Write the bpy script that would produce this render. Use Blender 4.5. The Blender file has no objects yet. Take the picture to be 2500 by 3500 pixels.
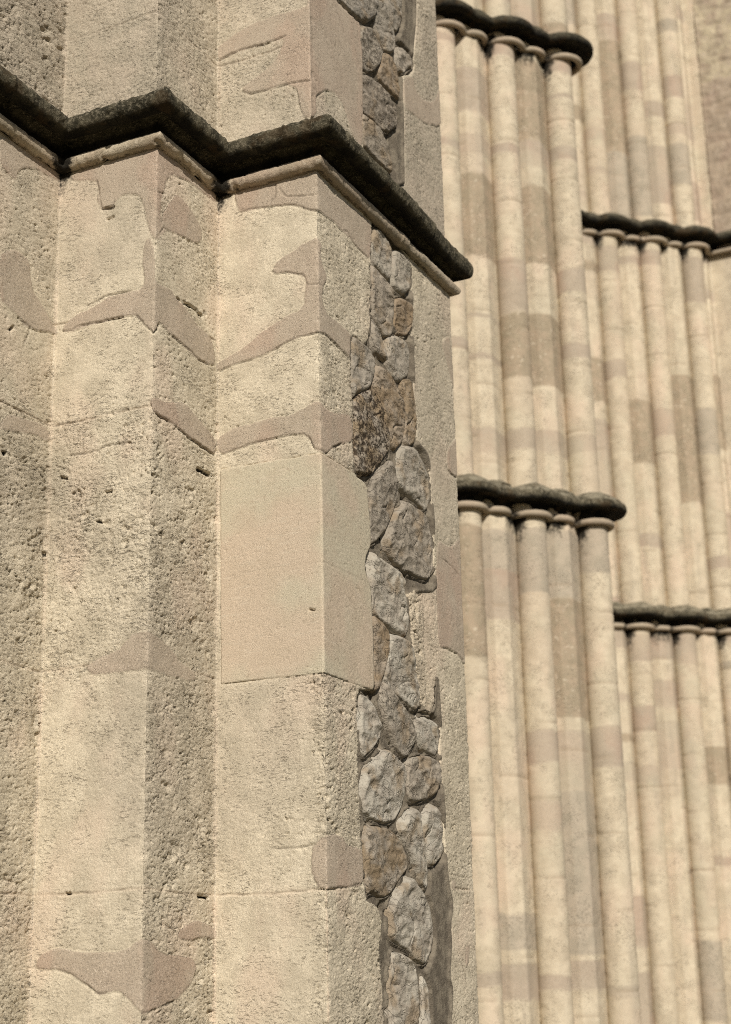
import bpy, math
import numpy as np
from mathutils import Matrix, Vector

# ------------------------------------------------------------------ camera, light, exposure
scn = bpy.context.scene
EYE = 1.6                                   # eye height above the ground
f_px, pitch, roll, yaw = 5476.84, math.radians(17.0713), math.radians(-1.3019), math.radians(115.867)
fh = Vector((math.cos(yaw), math.sin(yaw), 0))
Fw = math.cos(pitch)*fh + Vector((0, 0, math.sin(pitch)))
R0 = Vector((math.sin(yaw), -math.cos(yaw), 0))
U0 = R0.cross(Fw)
Rt = math.cos(roll)*R0 + math.sin(roll)*U0
Up = -math.sin(roll)*R0 + math.cos(roll)*U0
cd = bpy.data.cameras.new('camera')
cam = bpy.data.objects.new('camera', cd)
scn.collection.objects.link(cam)
cam.matrix_world = Matrix(((Rt.x, Up.x, -Fw.x, 0), (Rt.y, Up.y, -Fw.y, 0), (Rt.z, Up.z, -Fw.z, EYE), (0, 0, 0, 1)))
cd.sensor_fit = 'HORIZONTAL'
cd.sensor_width = 24.0
cd.lens = f_px/2500*24.0
cd.clip_start = 0.1
cd.clip_end = 500
cd.dof.use_dof = True
cd.dof.focus_distance = 5.5
cd.dof.aperture_fstop = 2.5
scn.camera = cam

SUN_EL, SUN_AZ = math.radians(32), math.radians(-54)      # azimuth measured from +x
sun_dir = Vector((math.cos(SUN_EL)*math.cos(SUN_AZ), math.cos(SUN_EL)*math.sin(SUN_AZ), math.sin(SUN_EL)))
world = bpy.data.worlds.new("World")
scn.world = world
world.use_nodes = True
wn = world.node_tree
wn.nodes.clear()
sky = wn.nodes.new('ShaderNodeTexSky')
sky.sky_type = 'NISHITA'
sky.sun_disc = False
sky.sun_elevation = SUN_EL
sky.sun_rotation = math.pi/2 - SUN_AZ
bg = wn.nodes.new('ShaderNodeBackground')
bg.inputs['Strength'].default_value = 0.05
wo = wn.nodes.new('ShaderNodeOutputWorld')
wn.links.new(sky.outputs[0], bg.inputs[0])
wn.links.new(bg.outputs[0], wo.inputs[0])
sl = bpy.data.lights.new('sun', 'SUN')
sl.energy = 4.7
sl.angle = math.radians(0.5)
sl.color = (1.0, 0.94, 0.85)
so = bpy.data.objects.new('sun', sl)
so.rotation_euler = sun_dir.to_track_quat('Z', 'Y').to_euler()
so.location = sun_dir*30
scn.collection.objects.link(so)
scn.view_settings.view_transform = 'Standard'
scn.view_settings.look = 'None'
scn.view_settings.gamma = 1
scn.view_settings.exposure = 0.0
scn.cycles.use_denoising = False
scn.cycles.max_bounces = 6
scn.cycles.filter_width = 0.95

# ------------------------------------------------------------------ numpy noise and 2-D shapes
_r = np.random.RandomState(7)
_perm = np.concatenate([_r.permutation(256)]*3).astype(np.int32)
_g = _r.normal(size=(256, 3)); _g /= np.linalg.norm(_g, axis=1)[:, None]
def perlin(x, y, z):
    x = np.asarray(x, float); y = np.asarray(y, float); z = np.asarray(z, float)
    x, y, z = np.broadcast_arrays(x, y, z)
    xi, yi, zi = np.floor(x), np.floor(y), np.floor(z)
    xf, yf, zf = x-xi, y-yi, z-zi
    xi, yi, zi = xi.astype(int) & 255, yi.astype(int) & 255, zi.astype(int) & 255
    u, v, w = [t*t*t*(t*(t*6-15)+10) for t in (xf, yf, zf)]
    out = 0
    for dx in (0, 1):
        wx = u if dx else 1-u
        for dy in (0, 1):
            wy = v if dy else 1-v
            for dz in (0, 1):
                wz = w if dz else 1-w
                g = _g[_perm[_perm[_perm[xi+dx & 255]+(yi+dy & 255)]+(zi+dz & 255)]]
                out = out + wx*wy*wz*(g[..., 0]*(xf-dx)+g[..., 1]*(yf-dy)+g[..., 2]*(zf-dz))
    return out*1.6
def fbm(x, y, z, o=3, lac=2.03, gain=.5):
    a, s, t = 1.0, 0, 0
    for i in range(o):
        s = s + a*perlin(x*lac**i+17*i, y*lac**i, z*lac**i); t += a; a *= gain
    return s/t
def sst(a, b, x):
    t = np.clip((x-a)/(b-a), 0, 1); return t*t*(3-2*t)
def chaikin(p, n=2):
    p = np.array(p, float)
    for _ in range(n):
        q = np.roll(p, -1, 0)
        p = np.stack([.8*p+.2*q, .2*p+.8*q], 1).reshape(-1, 2)
    return p
def sdf(poly, X, Z, pad=.05):
    """signed distance, positive inside; -pad outside the padded box"""
    poly = np.asarray(poly, float)
    out = np.full(X.shape, -pad)
    m = (X > poly[:, 0].min()-pad) & (X < poly[:, 0].max()+pad) & (Z > poly[:, 1].min()-pad) & (Z < poly[:, 1].max()+pad)
    x, z = X[m], Z[m]
    d = np.full(x.shape, 1e9); ins = np.zeros(x.shape, bool)
    q = np.roll(poly, -1, 0)
    for (ax, az), (bx, bz) in zip(poly, q):
        ex, ez = bx-ax, bz-az
        L = ex*ex+ez*ez+1e-12
        t = np.clip(((x-ax)*ex+(z-az)*ez)/L, 0, 1)
        d = np.minimum(d, (x-ax-t*ex)**2+(z-az-t*ez)**2)
        c = (az > z) != (bz > z)
        ins ^= c & (x < ex*(z-az)/(ez if abs(ez) > 1e-12 else 1e-12)+ax)
    d = np.sqrt(d)
    out[m] = np.where(ins, d, -d)
    return out
def dline(pts, X, Z, pad=.03):
    pts = np.asarray(pts, float)
    out = np.full(X.shape, pad)
    m = (X > pts[:, 0].min()-pad) & (X < pts[:, 0].max()+pad) & (Z > pts[:, 1].min()-pad) & (Z < pts[:, 1].max()+pad)
    x, z = X[m], Z[m]; d = np.full(x.shape, pad*pad)
    for (ax, az), (bx, bz) in zip(pts[:-1], pts[1:]):
        ex, ez = bx-ax, bz-az
        t = np.clip(((x-ax)*ex+(z-az)*ez)/(ex*ex+ez*ez+1e-12), 0, 1)
        d = np.minimum(d, (x-ax-t*ex)**2+(z-az-t*ez)**2)
    out[m] = np.sqrt(d); return out

# ------------------------------------------------------------------ object helpers
def link(o, parent=None):
    scn.collection.objects.link(o)
    if parent is not None: o.parent = parent
    return o
def thing(name, label, cat, group=None):
    o = bpy.data.objects.new(name, None); o['label'] = label; o['category'] = cat
    if group: o['group'] = group
    return link(o)
def mesh_obj(name, V, F, mat, parent=None, attrs=None, smooth=True, label=None, lift=True):
    V = np.asarray(V, np.float32).copy()
    if lift: V[:, 2] += EYE
    F = np.asarray(F, np.int32)
    me = bpy.data.meshes.new(name)
    me.vertices.add(len(V)); me.vertices.foreach_set('co', V.ravel())
    me.loops.add(F.size); me.loops.foreach_set('vertex_index', F.ravel())
    me.polygons.add(len(F)); me.polygons.foreach_set('loop_start', np.arange(len(F), dtype=np.int32)*F.shape[1])
    me.update(calc_edges=True)
    me.polygons.foreach_set('use_smooth', np.full(len(F), smooth))
    for k, a in (attrs or {}).items():
        at = me.attributes.new(k, 'FLOAT_COLOR', 'POINT')
        c = np.ones((len(V), 4), np.float32); c[:, :a.shape[1]] = a
        at.data.foreach_set('color', c.ravel())
    me.materials.append(mat)
    o = bpy.data.objects.new(name, me)
    if label: o['label'] = label
    return link(o, parent)
def grid_faces(n, m, closed=False):
    """rows n (first index), cols m; faces CCW for outward = cols x rows"""
    i, j = np.meshgrid(np.arange(n-1), np.arange(m if closed else m-1), indexing='ij')
    j2 = (j+1) % m
    return np.stack([i*m+j, i*m+j2, (i+1)*m+j2, (i+1)*m+j], -1).reshape(-1, 4)
def sub_mesh(V, F, keep, attrs):
    F = F[keep]
    u, inv = np.unique(F, return_inverse=True)
    return V[u], inv.reshape(F.shape), {k: a[u] for k, a in attrs.items()}

# ------------------------------------------------------------------ materials
def new_mat(name):
    m = bpy.data.materials.new(name); m.use_nodes = True
    nt = m.node_tree; nt.nodes.clear()
    out = nt.nodes.new('ShaderNodeOutputMaterial'); b = nt.nodes.new('ShaderNodeBsdfPrincipled')
    nt.links.new(b.outputs[0], out.inputs[0])
    b.inputs['Roughness'].default_value = .92
    b.inputs['Specular IOR Level'].default_value = .15
    tc = nt.nodes.new('ShaderNodeTexCoord')
    return m, nt, b, tc.outputs['Object']
class NB:
    def __init__(s, nt, co): s.nt, s.co = nt, co
    def noise(s, scale, detail=3, rough=.5, sx=None, dist=0):
        n = s.nt.nodes.new('ShaderNodeTexNoise'); n.inputs['Scale'].default_value = scale
        n.inputs['Detail'].default_value = detail; n.inputs['Roughness'].default_value = rough
        n.inputs['Distortion'].default_value = dist
        if sx:
            mp = s.nt.nodes.new('ShaderNodeMapping'); mp.inputs['Scale'].default_value = sx
            s.nt.links.new(s.co, mp.inputs[0]); s.nt.links.new(mp.outputs[0], n.inputs['Vector'])
        else: s.nt.links.new(s.co, n.inputs['Vector'])
        return n.outputs['Fac']
    def vor(s, scale, feat='F1', out='Distance', rnd=1.0):
        n = s.nt.nodes.new('ShaderNodeTexVoronoi'); n.inputs['Scale'].default_value = scale; n.feature = feat
        n.inputs['Randomness'].default_value = rnd
        s.nt.links.new(s.co, n.inputs['Vector']); return n.outputs[out]
    def ramp(s, v, a, b, lo=0., hi=1.):
        n = s.nt.nodes.new('ShaderNodeMapRange'); n.interpolation_type = 'SMOOTHSTEP'
        n.inputs[1].default_value = a; n.inputs[2].default_value = b; n.inputs[3].default_value = lo; n.inputs[4].default_value = hi
        s.nt.links.new(v, n.inputs[0]); return n.outputs[0]
    def mix(s, f, a, b, mode='MIX'):
        n = s.nt.nodes.new('ShaderNodeMix'); n.data_type = 'RGBA'; n.blend_type = mode
        for sock, v in ((n.inputs[0], f), (n.inputs[6], a), (n.inputs[7], b)):
            if isinstance(v, (int, float)): sock.default_value = v
            elif isinstance(v, tuple): sock.default_value = (*v, 1)
            else: s.nt.links.new(v, sock)
        return n.outputs[2]
    def math(s, op, a, b=0., c=None):
        n = s.nt.nodes.new('ShaderNodeMath'); n.operation = op
        for i, v in enumerate((a, b) if c is None else (a, b, c)):
            if isinstance(v, (int, float)): n.inputs[i].default_value = v
            else: s.nt.links.new(v, n.inputs[i])
        return n.outputs[0]
    def attr(s, name):
        n = s.nt.nodes.new('ShaderNodeAttribute'); n.attribute_name = name
        sp = s.nt.nodes.new('ShaderNodeSeparateColor'); s.nt.links.new(n.outputs['Color'], sp.inputs[0])
        return n.outputs['Color'], sp.outputs[0], sp.outputs[1], sp.outputs[2]
    def bump(s, h, bsdf, strength=1.0, dist=.001):
        n = s.nt.nodes.new('ShaderNodeBump'); n.inputs['Strength'].default_value = strength
        n.inputs['Distance'].default_value = dist
        s.nt.links.new(h, n.inputs['Height']); s.nt.links.new(n.outputs[0], bsdf.inputs['Normal'])

def make_stone(name, k=1.0, far=False):
    """weathered limestone with pink cement repairs.
    m1: cement / new block / soot, m2: pale mortar / grey / brown"""
    m, nt, b, co = new_mat(name); N = NB(nt, co)
    _, cem, blk, soot_shade = N.attr('m1'); _, pale, grey, brown = N.attr('m2'); _, rgh, crk, _w = N.attr('m3')
    n_e = N.noise(120, 4, .7)
    if not far:
        q4 = N.math('MULTIPLY', N.math('MULTIPLY', cem, N.math('SUBTRACT', 1.0, cem)), 5.0)
        cem = N.ramp(N.math('ADD', cem, N.math('MULTIPLY', N.math('SUBTRACT', n_e, .5), q4)), .25, .75)
    L1, L2, L3 = (.60, .524, .396), (.50, .434, .324), (.595, .484, .368)
    if far: L1, L2, L3 = (.59, .508, .378), (.51, .432, .318), (.60, .48, .362)
    n_big = N.noise(2.6, 4, .55); n_mid = N.noise(11, 4, .6); n_warm = N.noise(4.3, 3, .5, (1, 1, .6))
    n_fine = N.noise(170, 3, .6); n_gr = N.noise(300, 2, .6)
    col = N.mix(N.ramp(n_mid, .38, .62), L1, L2)
    col = N.mix(N.ramp(n_warm, .48, .68, 0, .7), col, L3)
    col = N.mix(N.ramp(n_big, .52, .72, 0, .45), col, (.40, .35, .255))
    # short flecks along the bedding
    flk = N.math('MULTIPLY', N.ramp(N.noise(62, 3, .62, (1, 1, 2.6), .6), .575, .635), N.ramp(N.noise(7, 4, .65), .42, .62))
    col = N.mix(N.math('MULTIPLY', flk, .0 if far else .5), col, (.20, .155, .10))
    # lichen-ish dark speckle in the weathered skin
    sp = N.math('MULTIPLY', N.ramp(n_fine, .54, .68), N.ramp(N.noise(14, 3, .6), .42, .62))
    col = N.mix(N.math('MULTIPLY', sp, .45), col, (.17, .14, .09))
    # cement
    cc = N.mix(N.ramp(n_big, .35, .65), (.405, .328, .25), (.37, .308, .232))
    cc = N.mix(N.ramp(n_mid, .42, .64, 0, .45), cc, (.46, .385, .295))
    cc = N.mix(N.ramp(n_warm, .50, .62, 0, .5), cc, (.41, .30, .225))
    spd = N.ramp(N.vor(150), .05, .26, 1, 0); spl = N.ramp(N.noise(210, 1, .5), .62, .70)
    spd = N.math('MULTIPLY', spd, N.ramp(N.noise(60, 2), .36, .5))
    cc = N.mix(N.math('MULTIPLY', spd, .75), cc, (.10, .08, .06))
    cc = N.mix(N.math('MULTIPLY', spl, .6), cc, (.60, .52, .42))
    col = N.mix(cem, col, cc)
    bc = N.mix(N.ramp(N.noise(3.1, 2), .42, .58), (.51, .415, .31), (.485, .43, .318))
    bc = N.mix(N.ramp(N.noise(30, 4, .65, (.35, .35, 3.0)), .52, .70, 0, .6), bc, (.55, .47, .36))
    bc = N.mix(N.math('MULTIPLY', N.ramp(N.noise(44, 4, .7), .58, .66), .5), bc, (.30, .24, .17))
    bc = N.mix(N.ramp(n_mid, .45, .68, 0, .35), bc, (.44, .36, .26))
    bc = N.mix(N.ramp(n_fine, .5, .75, 0, .25), bc, (.30, .24, .17))
    col = N.mix(blk, col, bc)
    col = N.mix(N.math('MULTIPLY', pale, .7), col, (.60, .47, .35))
    gc = N.mix(N.ramp(n_mid, .4, .6), (.395, .335, .26), (.345, .30, .232))
    col = N.mix(N.math('MULTIPLY', grey, .8 if far else 1.), col, gc)
    oc = N.mix(N.ramp(n_mid, .4, .6), (.345, .268, .188), (.30, .245, .17))
    oc = N.mix(N.math('MULTIPLY', N.ramp(N.noise(38, 2), .62, .70), .7), oc, (.55, .47, .36))
    col = N.mix(N.math('MULTIPLY', brown, .85 if far else 1.), col, oc)
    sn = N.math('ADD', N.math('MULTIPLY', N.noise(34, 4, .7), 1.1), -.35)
    sf = N.ramp(N.math('ADD', soot_shade, N.math('MULTIPLY', N.math('SUBTRACT', sn, .2), N.math('MULTIPLY', N.ramp(soot_shade, 0, .12), .9))), .25, .6)
    col = N.mix(sf, col, (.022, .019, .014))  # near-black for soot stain and for shade painted into the colour
    if not far: col = N.mix(N.math('MULTIPLY', crk, .85), col, (.085, .065, .045))
    # overall grain
    gn = N.ramp(n_gr, .25, .75,   .88 if far else .70, 1.1 if far else 1.26)
    g3 = nt.nodes.new('ShaderNodeCombineColor')
    for i in range(3): nt.links.new(gn, g3.inputs[i])
    col = N.mix(1.0, col, g3.outputs[0], 'MULTIPLY')
    nt.links.new(col, b.inputs['Base Color'])
    rough = N.math('SUBTRACT', 1.0, N.math('MAXIMUM', N.math('MULTIPLY', cem, .72), N.math('MULTIPLY', blk, .86)))
    h = N.math('MULTIPLY', N.noise(80, 4, .66, (1, 1, 1.7)), 1.7*k)
    h = N.math('ADD', h, N.math('MULTIPLY', N.noise(170, 3, .7, (1, 1, 1.4)), 2.1*k))
    h = N.math('SUBTRACT', h, N.math('MULTIPLY', flk, 3.0*k))
    # small pits with sharp lips
    pt = N.math('MULTIPLY', N.ramp(N.vor(95), .06, .30, 1, 0), N.ramp(N.noise(24, 3, .6), .50, .60))
    h = N.math('SUBTRACT', h, N.math('MULTIPLY', pt, 1.6*k))
    h = N.math('MULTIPLY', h, N.math('MULTIPLY', N.math('ADD', N.math('MULTIPLY', rough, 1.0), .05), N.math('MULTIPLY', rgh, 2.0) if not far else .62))
    h = N.math('ADD', h, N.math('MULTIPLY', n_gr, (.3 if far else .75)*k))
    h = N.math('SUBTRACT', h, N.math('MULTIPLY', spd, N.math('MULTIPLY', cem, .8)))
    N.bump(h, b, 1.0, .0014)
    return m
M_stone = make_stone('weathered_limestone')
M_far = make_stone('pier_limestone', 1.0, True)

def make_dark(name, light=.5):
    m, nt, b, co = new_mat(name); N = NB(nt, co)
    _, lip_front, top, _x = N.attr('m1')
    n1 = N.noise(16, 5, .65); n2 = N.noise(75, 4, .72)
    col = N.mix(N.ramp(n1, .42, .66), (.010, .009, .007), (.030, .026, .017))  # near-black base: shade of the undercut hollow put into the colour
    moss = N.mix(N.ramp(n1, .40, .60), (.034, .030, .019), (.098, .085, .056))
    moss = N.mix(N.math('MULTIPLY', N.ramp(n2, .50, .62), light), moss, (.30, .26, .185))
    col = N.mix(lip_front, col, moss)
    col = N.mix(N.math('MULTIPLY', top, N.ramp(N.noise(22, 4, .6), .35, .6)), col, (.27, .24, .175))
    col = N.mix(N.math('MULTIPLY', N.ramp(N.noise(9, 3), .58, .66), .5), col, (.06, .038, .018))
    nt.links.new(col, b.inputs['Base Color'])
    h = N.math('ADD', N.math('MULTIPLY', n2, 3.0), N.noise(260, 3, .6))
    N.bump(h, b, 1, .0026)
    return m
M_dark = make_dark('dark_stone_painted_shade', .45)
M_moss = make_dark('mossy_stone_painted_shade', .8)

def make_rubble():
    m, nt, b, co = new_mat('rubble_stone'); N = NB(nt, co)
    tint, *_ = N.attr('tint')
    n1 = N.noise(13, 5, .62, (1, .55, 1)); n2 = N.noise(60, 5, .65, (1, .5, 1)); n3 = N.noise(300, 3, .6)
    _, iron, dark, _x = N.attr('m1')
    col = N.mix(N.ramp(n1, .40, .62), tint, (.46, .415, .35))
    col = N.mix(N.ramp(N.noise(8, 3, .6), .52, .66, 0, .6), col, (.36, .27, .17))
    col = N.mix(N.math('MULTIPLY', N.ramp(n2, .54, .62), N.ramp(N.noise(9, 3, .6), .45, .65, .08, .55)), col, (.13, .105, .08))
    col = N.mix(N.math('MULTIPLY', iron, .8), col, (.33, .24, .155))
    dk = N.math('MULTIPLY', dark, N.ramp(N.noise(55, 5, .75), .47, .54, 0, .9))
    col = N.mix(dk, col, (.045, .032, .022))
    col = N.mix(1.0, col, (.78, .76, .73), 'MULTIPLY')
    nt.links.new(col, b.inputs['Base Color'])
    h = N.math('ADD', N.math('MULTIPLY', n2, 4.0), N.math('MULTIPLY', n3, 1.4))
    h = N.math('ADD', h, N.math('MULTIPLY', N.noise(24, 5, .62, (1, .5, .9), .6), 6))
    ck = N.math('ABSOLUTE', N.math('SUBTRACT', N.noise(12, 4, .6, (1, .5, .8), .6), .5))
    h = N.math('SUBTRACT', h, N.math('MULTIPLY', N.ramp(ck, .0, .016, 1, 0), 2.2))
    N.bump(h, b, 1, .0015)
    return m
M_rub = make_rubble()
def make_mortar():
    m, nt, b, co = new_mat('lime_mortar'); N = NB(nt, co)
    n1 = N.noise(20, 4, .6); n2 = N.noise(210, 4, .7)
    col = N.mix(N.ramp(n1, .4, .62), (.135, .113, .085), (.22, .187, .14))
    col = N.mix(N.ramp(n2, .58, .72, 0, .5), col, (.42, .36, .27))
    col = N.mix(N.ramp(n2, .28, .42, .5, 0), col, (.09, .075, .055))
    nt.links.new(col, b.inputs['Base Color'])
    N.bump(N.math('ADD', N.math('MULTIPLY', n2, 2.2), N.math('MULTIPLY', N.noise(60, 4, .7), 4)), b, 1, .0018)
    return m
M_mor = make_mortar()

# ------- traced outlines of repairs, stones and cracks on the buttress, metres: (distance along the plan, height)
LOW=[[[1.823,2.904],[1.929,2.914],[2.053,2.918],[2.165,2.921],[2.242,2.865],[2.386,2.876],[2.642,2.897],[2.607,2.73],[2.53,2.73],[2.463,2.738],[2.381,2.751],[2.285,2.752],[2.199,2.749],[2.162,2.743],[2.169,2.738],[2.135,2.751],[2.098,2.776],[2.061,2.79],[1.99,2.804],[1.938,2.81],[1.89,2.817],[1.852,2.813],[1.833,2.85]],[[1.981,2.542],[1.993,2.566],[2.026,2.586],[2.075,2.598],[2.108,2.618],[2.14,2.629],[2.171,2.634],[2.203,2.616],[2.194,2.565],[2.223,2.523],[2.238,2.498],[2.214,2.46],[2.197,2.396],[2.241,2.352],[2.319,2.359],[2.414,2.356],[2.43,2.346],[2.422,2.254],[2.331,2.263],[2.239,2.274],[2.167,2.265],[2.128,2.262],[2.08,2.265],[2.024,2.25],[1.959,2.225],[1.894,2.215],[1.828,2.213],[1.757,2.197],[1.751,2.226],[1.774,2.236],[1.828,2.252],[1.886,2.278],[1.935,2.307],[1.992,2.333],[2.041,2.353],[2.093,2.361],[2.113,2.383],[2.118,2.428],[2.122,2.458],[2.118,2.482],[2.107,2.501],[2.074,2.512],[2.042,2.527],[1.993,2.531]],[[1.747,1.936],[1.812,1.966],[1.869,1.974],[1.934,1.974],[2.006,1.975],[2.061,1.972],[2.109,1.993],[2.162,2.009],[2.193,2.003],[2.214,1.988],[2.275,1.993],[2.416,2.032],[2.428,1.937],[2.364,1.909],[2.333,1.896],[2.27,1.866],[2.217,1.822],[2.18,1.824],[2.145,1.83],[2.13,1.872],[2.107,1.894],[2.037,1.9],[1.95,1.897],[1.893,1.896],[1.829,1.885],[1.768,1.875]],[[0.956,2.893],[1.103,2.895],[1.248,2.901],[1.343,2.902],[1.489,2.903],[1.642,2.904],[1.745,2.902],[1.737,2.866],[1.642,2.867],[1.52,2.863],[1.41,2.828],[1.37,2.694],[1.374,2.557],[1.34,2.539],[1.302,2.605],[1.291,2.695],[1.271,2.735],[1.213,2.758],[1.166,2.735],[1.157,2.711],[1.109,2.714],[1.089,2.755],[1.097,2.788],[1.086,2.836],[0.987,2.862]],[[1.448,2.757],[1.492,2.787],[1.567,2.759],[1.629,2.724],[1.645,2.677],[1.6,2.639],[1.495,2.628],[1.408,2.607],[1.353,2.547],[1.379,2.646]],[[1.323,2.564],[1.342,2.45],[1.346,2.38],[1.445,2.399],[1.463,2.385],[1.501,2.372],[1.548,2.358],[1.596,2.332],[1.664,2.32],[1.714,2.31],[1.734,2.273],[1.745,2.22],[1.686,2.199],[1.599,2.195],[1.523,2.217],[1.467,2.226],[1.431,2.225],[1.394,2.244],[1.368,2.244],[1.347,2.193],[1.325,2.206],[1.289,2.246],[1.265,2.275],[1.229,2.277],[1.181,2.282],[1.122,2.276],[1.061,2.279],[1.0,2.272],[0.957,2.278],[0.962,2.3],[0.992,2.321],[1.016,2.332],[1.047,2.333],[1.083,2.339],[1.119,2.353],[1.143,2.367],[1.191,2.37],[1.239,2.367],[1.274,2.367],[1.298,2.378],[1.29,2.462],[1.294,2.543]],[[1.328,1.944],[1.342,1.957],[1.385,1.965],[1.42,1.964],[1.464,1.979],[1.509,1.997],[1.556,1.999],[1.603,1.985],[1.65,1.968],[1.699,1.951],[1.743,1.933],[1.748,1.875],[1.69,1.878],[1.614,1.882],[1.549,1.888],[1.493,1.902],[1.422,1.905],[1.369,1.908],[1.337,1.922]],[[0.612,2.446],[0.671,2.493],[0.733,2.498],[0.778,2.484],[0.786,2.422],[0.801,2.384],[0.83,2.369],[0.864,2.349],[0.898,2.324],[0.934,2.295],[0.938,2.277],[0.901,2.276],[0.845,2.255],[0.797,2.253],[0.773,2.249],[0.725,2.273],[0.67,2.278],[0.624,2.286]],[[0.581,2.893],[0.742,2.905],[0.925,2.905],[0.937,2.875],[0.809,2.858],[0.746,2.844],[0.697,2.812],[0.676,2.758],[0.589,2.776]],[[0.654,1.858],[0.696,1.902],[0.734,1.904],[0.803,1.916],[0.866,1.921],[0.906,1.913],[0.925,1.871],[0.877,1.867],[0.829,1.873],[0.768,1.859],[0.7,1.842],[0.656,1.833]],[[0.946,0.13],[0.957,0.162],[0.997,0.18],[1.046,0.182],[1.088,0.174],[1.136,0.163],[1.2,0.167],[1.248,0.169],[1.287,0.177],[1.31,0.195],[1.341,0.204],[1.388,0.195],[1.437,0.167],[1.498,0.155],[1.572,0.153],[1.636,0.148],[1.649,0.128],[1.637,0.095],[1.599,0.056],[1.513,0.017],[1.441,0.005],[1.371,-0.012],[1.346,-0.013],[1.315,0.013],[1.275,0.045],[1.243,0.055],[1.189,0.044],[1.156,0.067],[1.115,0.087],[1.082,0.107],[1.033,0.121],[0.975,0.119]],[[1.533,0.224],[1.57,0.245],[1.634,0.267],[1.686,0.266],[1.739,0.257],[1.762,0.237],[1.762,0.213],[1.673,0.215],[1.596,0.206],[1.546,0.208]],[[2.116,0.479],[2.153,0.513],[2.226,0.532],[2.287,0.52],[2.318,0.5],[2.381,0.495],[2.434,0.494],[2.44,0.382],[2.364,0.368],[2.312,0.361],[2.23,0.357],[2.166,0.345],[2.14,0.356],[2.125,0.383],[2.115,0.42]],[[1.101,1.067],[1.144,1.092],[1.223,1.098],[1.274,1.152],[1.342,1.158],[1.421,1.143],[1.53,1.088],[1.627,1.075],[1.628,1.037],[1.477,1.034],[1.328,1.035],[1.224,1.039],[1.128,1.039]],[[3.281,2.641],[3.37,2.702],[3.384,2.625],[3.397,2.539],[3.395,2.449],[3.353,2.524],[3.307,2.588]],[[3.287,2.143],[3.366,2.219],[3.394,2.071],[3.322,2.085]],[[3.294,2.163],[3.384,2.241],[3.407,2.249],[3.406,2.077],[3.323,2.078],[3.295,2.101]],[[3.149,1.751],[3.233,1.743],[3.307,1.755],[3.371,1.801],[3.407,1.835],[3.398,1.625],[3.405,1.328],[3.408,1.282],[3.323,1.32],[3.223,1.324],[3.124,1.309]],[[3.181,0.432],[3.222,0.429],[3.212,0.397],[3.185,0.401]],[[3.281,0.195],[3.331,0.202],[3.318,0.144],[3.287,0.118]]]
UP=[[[1.748,3.489],[1.748,3.553],[1.841,3.585],[1.931,3.606],[2.029,3.604],[2.097,3.602],[2.141,3.598],[2.153,3.685],[2.391,3.834],[2.467,3.778],[2.619,3.796],[2.59,3.186],[2.484,3.241],[2.43,3.321],[2.354,3.34],[2.26,3.298],[2.195,3.243],[2.202,3.171],[2.166,3.128],[2.121,3.128],[2.102,3.195],[2.094,3.264],[2.056,3.294],[2.008,3.299],[1.959,3.294],[1.881,3.302],[1.856,3.324],[1.861,3.342],[1.91,3.357],[1.979,3.394],[2.018,3.441],[2.043,3.497],[1.989,3.499],[1.881,3.498],[1.801,3.503]],[[2.994,3.763],[3.123,3.831],[3.119,3.78],[3.194,3.761],[3.321,3.813],[3.403,3.936],[3.414,3.851],[3.404,3.743],[3.238,3.665],[3.135,3.646],[3.059,3.633],[3.008,3.618]]]
BLOCK=[[1.768,1.821],[1.829,1.82],[1.973,1.816],[2.172,1.814],[2.431,1.814],[2.48,1.811],[2.538,1.795],[2.54,1.73],[2.554,1.652],[2.554,1.576],[2.549,1.553],[2.513,1.528],[2.499,1.477],[2.515,1.449],[2.548,1.425],[2.552,1.331],[2.555,1.227],[2.554,1.049],[2.54,1.047],[2.361,1.045],[2.167,1.048],[1.968,1.048],[1.775,1.052]]
PANEL=[[2.795,2.919],[3.001,2.886],[2.987,2.695],[2.978,2.519],[2.981,2.35],[3.0,2.231],[2.994,2.104],[3.094,2.085],[3.118,1.976],[3.129,1.77],[3.116,1.62],[3.13,1.536],[2.884,1.482],[2.891,1.401],[2.905,1.238],[2.936,1.135],[2.955,1.04],[3.067,1.035],[3.107,1.218],[3.123,1.026],[3.127,1.023],[3.113,0.874],[3.124,0.767],[3.128,0.66],[3.132,0.555],[3.13,0.46],[3.145,0.404],[3.176,0.348],[3.139,0.269],[3.145,0.193],[3.116,0.091],[3.144,0.041],[3.104,-0.107],[3.095,-0.205],[2.567,-0.184],[2.574,-0.064],[2.569,0.042],[2.558,0.135],[2.538,0.181],[2.574,0.228],[2.571,0.275],[2.546,0.312],[2.453,0.331],[2.441,0.41],[2.435,0.504],[2.427,0.569],[2.42,0.645],[2.419,0.741],[2.414,0.809],[2.422,0.888],[2.421,1.03],[2.529,1.05],[2.554,1.051],[2.558,1.176],[2.552,1.331],[2.548,1.425],[2.499,1.477],[2.513,1.528],[2.554,1.576],[2.554,1.652],[2.54,1.73],[2.532,1.804],[2.428,1.807],[2.433,1.938],[2.431,2.105],[2.422,2.234],[2.422,2.355],[2.57,2.355],[2.603,2.493],[2.612,2.728],[2.634,2.924],[2.646,2.981]]
UPANEL=[[2.357,3.796],[2.377,3.764],[2.461,3.771],[2.57,3.78],[2.599,3.782],[2.603,3.713],[2.608,3.585],[2.604,3.417],[2.597,3.196],[2.601,3.055],[2.99,3.242],[2.99,3.292],[3.001,3.513],[3.004,3.67],[3.003,3.78],[3.08,3.819],[3.135,3.882],[3.122,3.935],[3.171,4.135],[3.185,4.31]]
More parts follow.
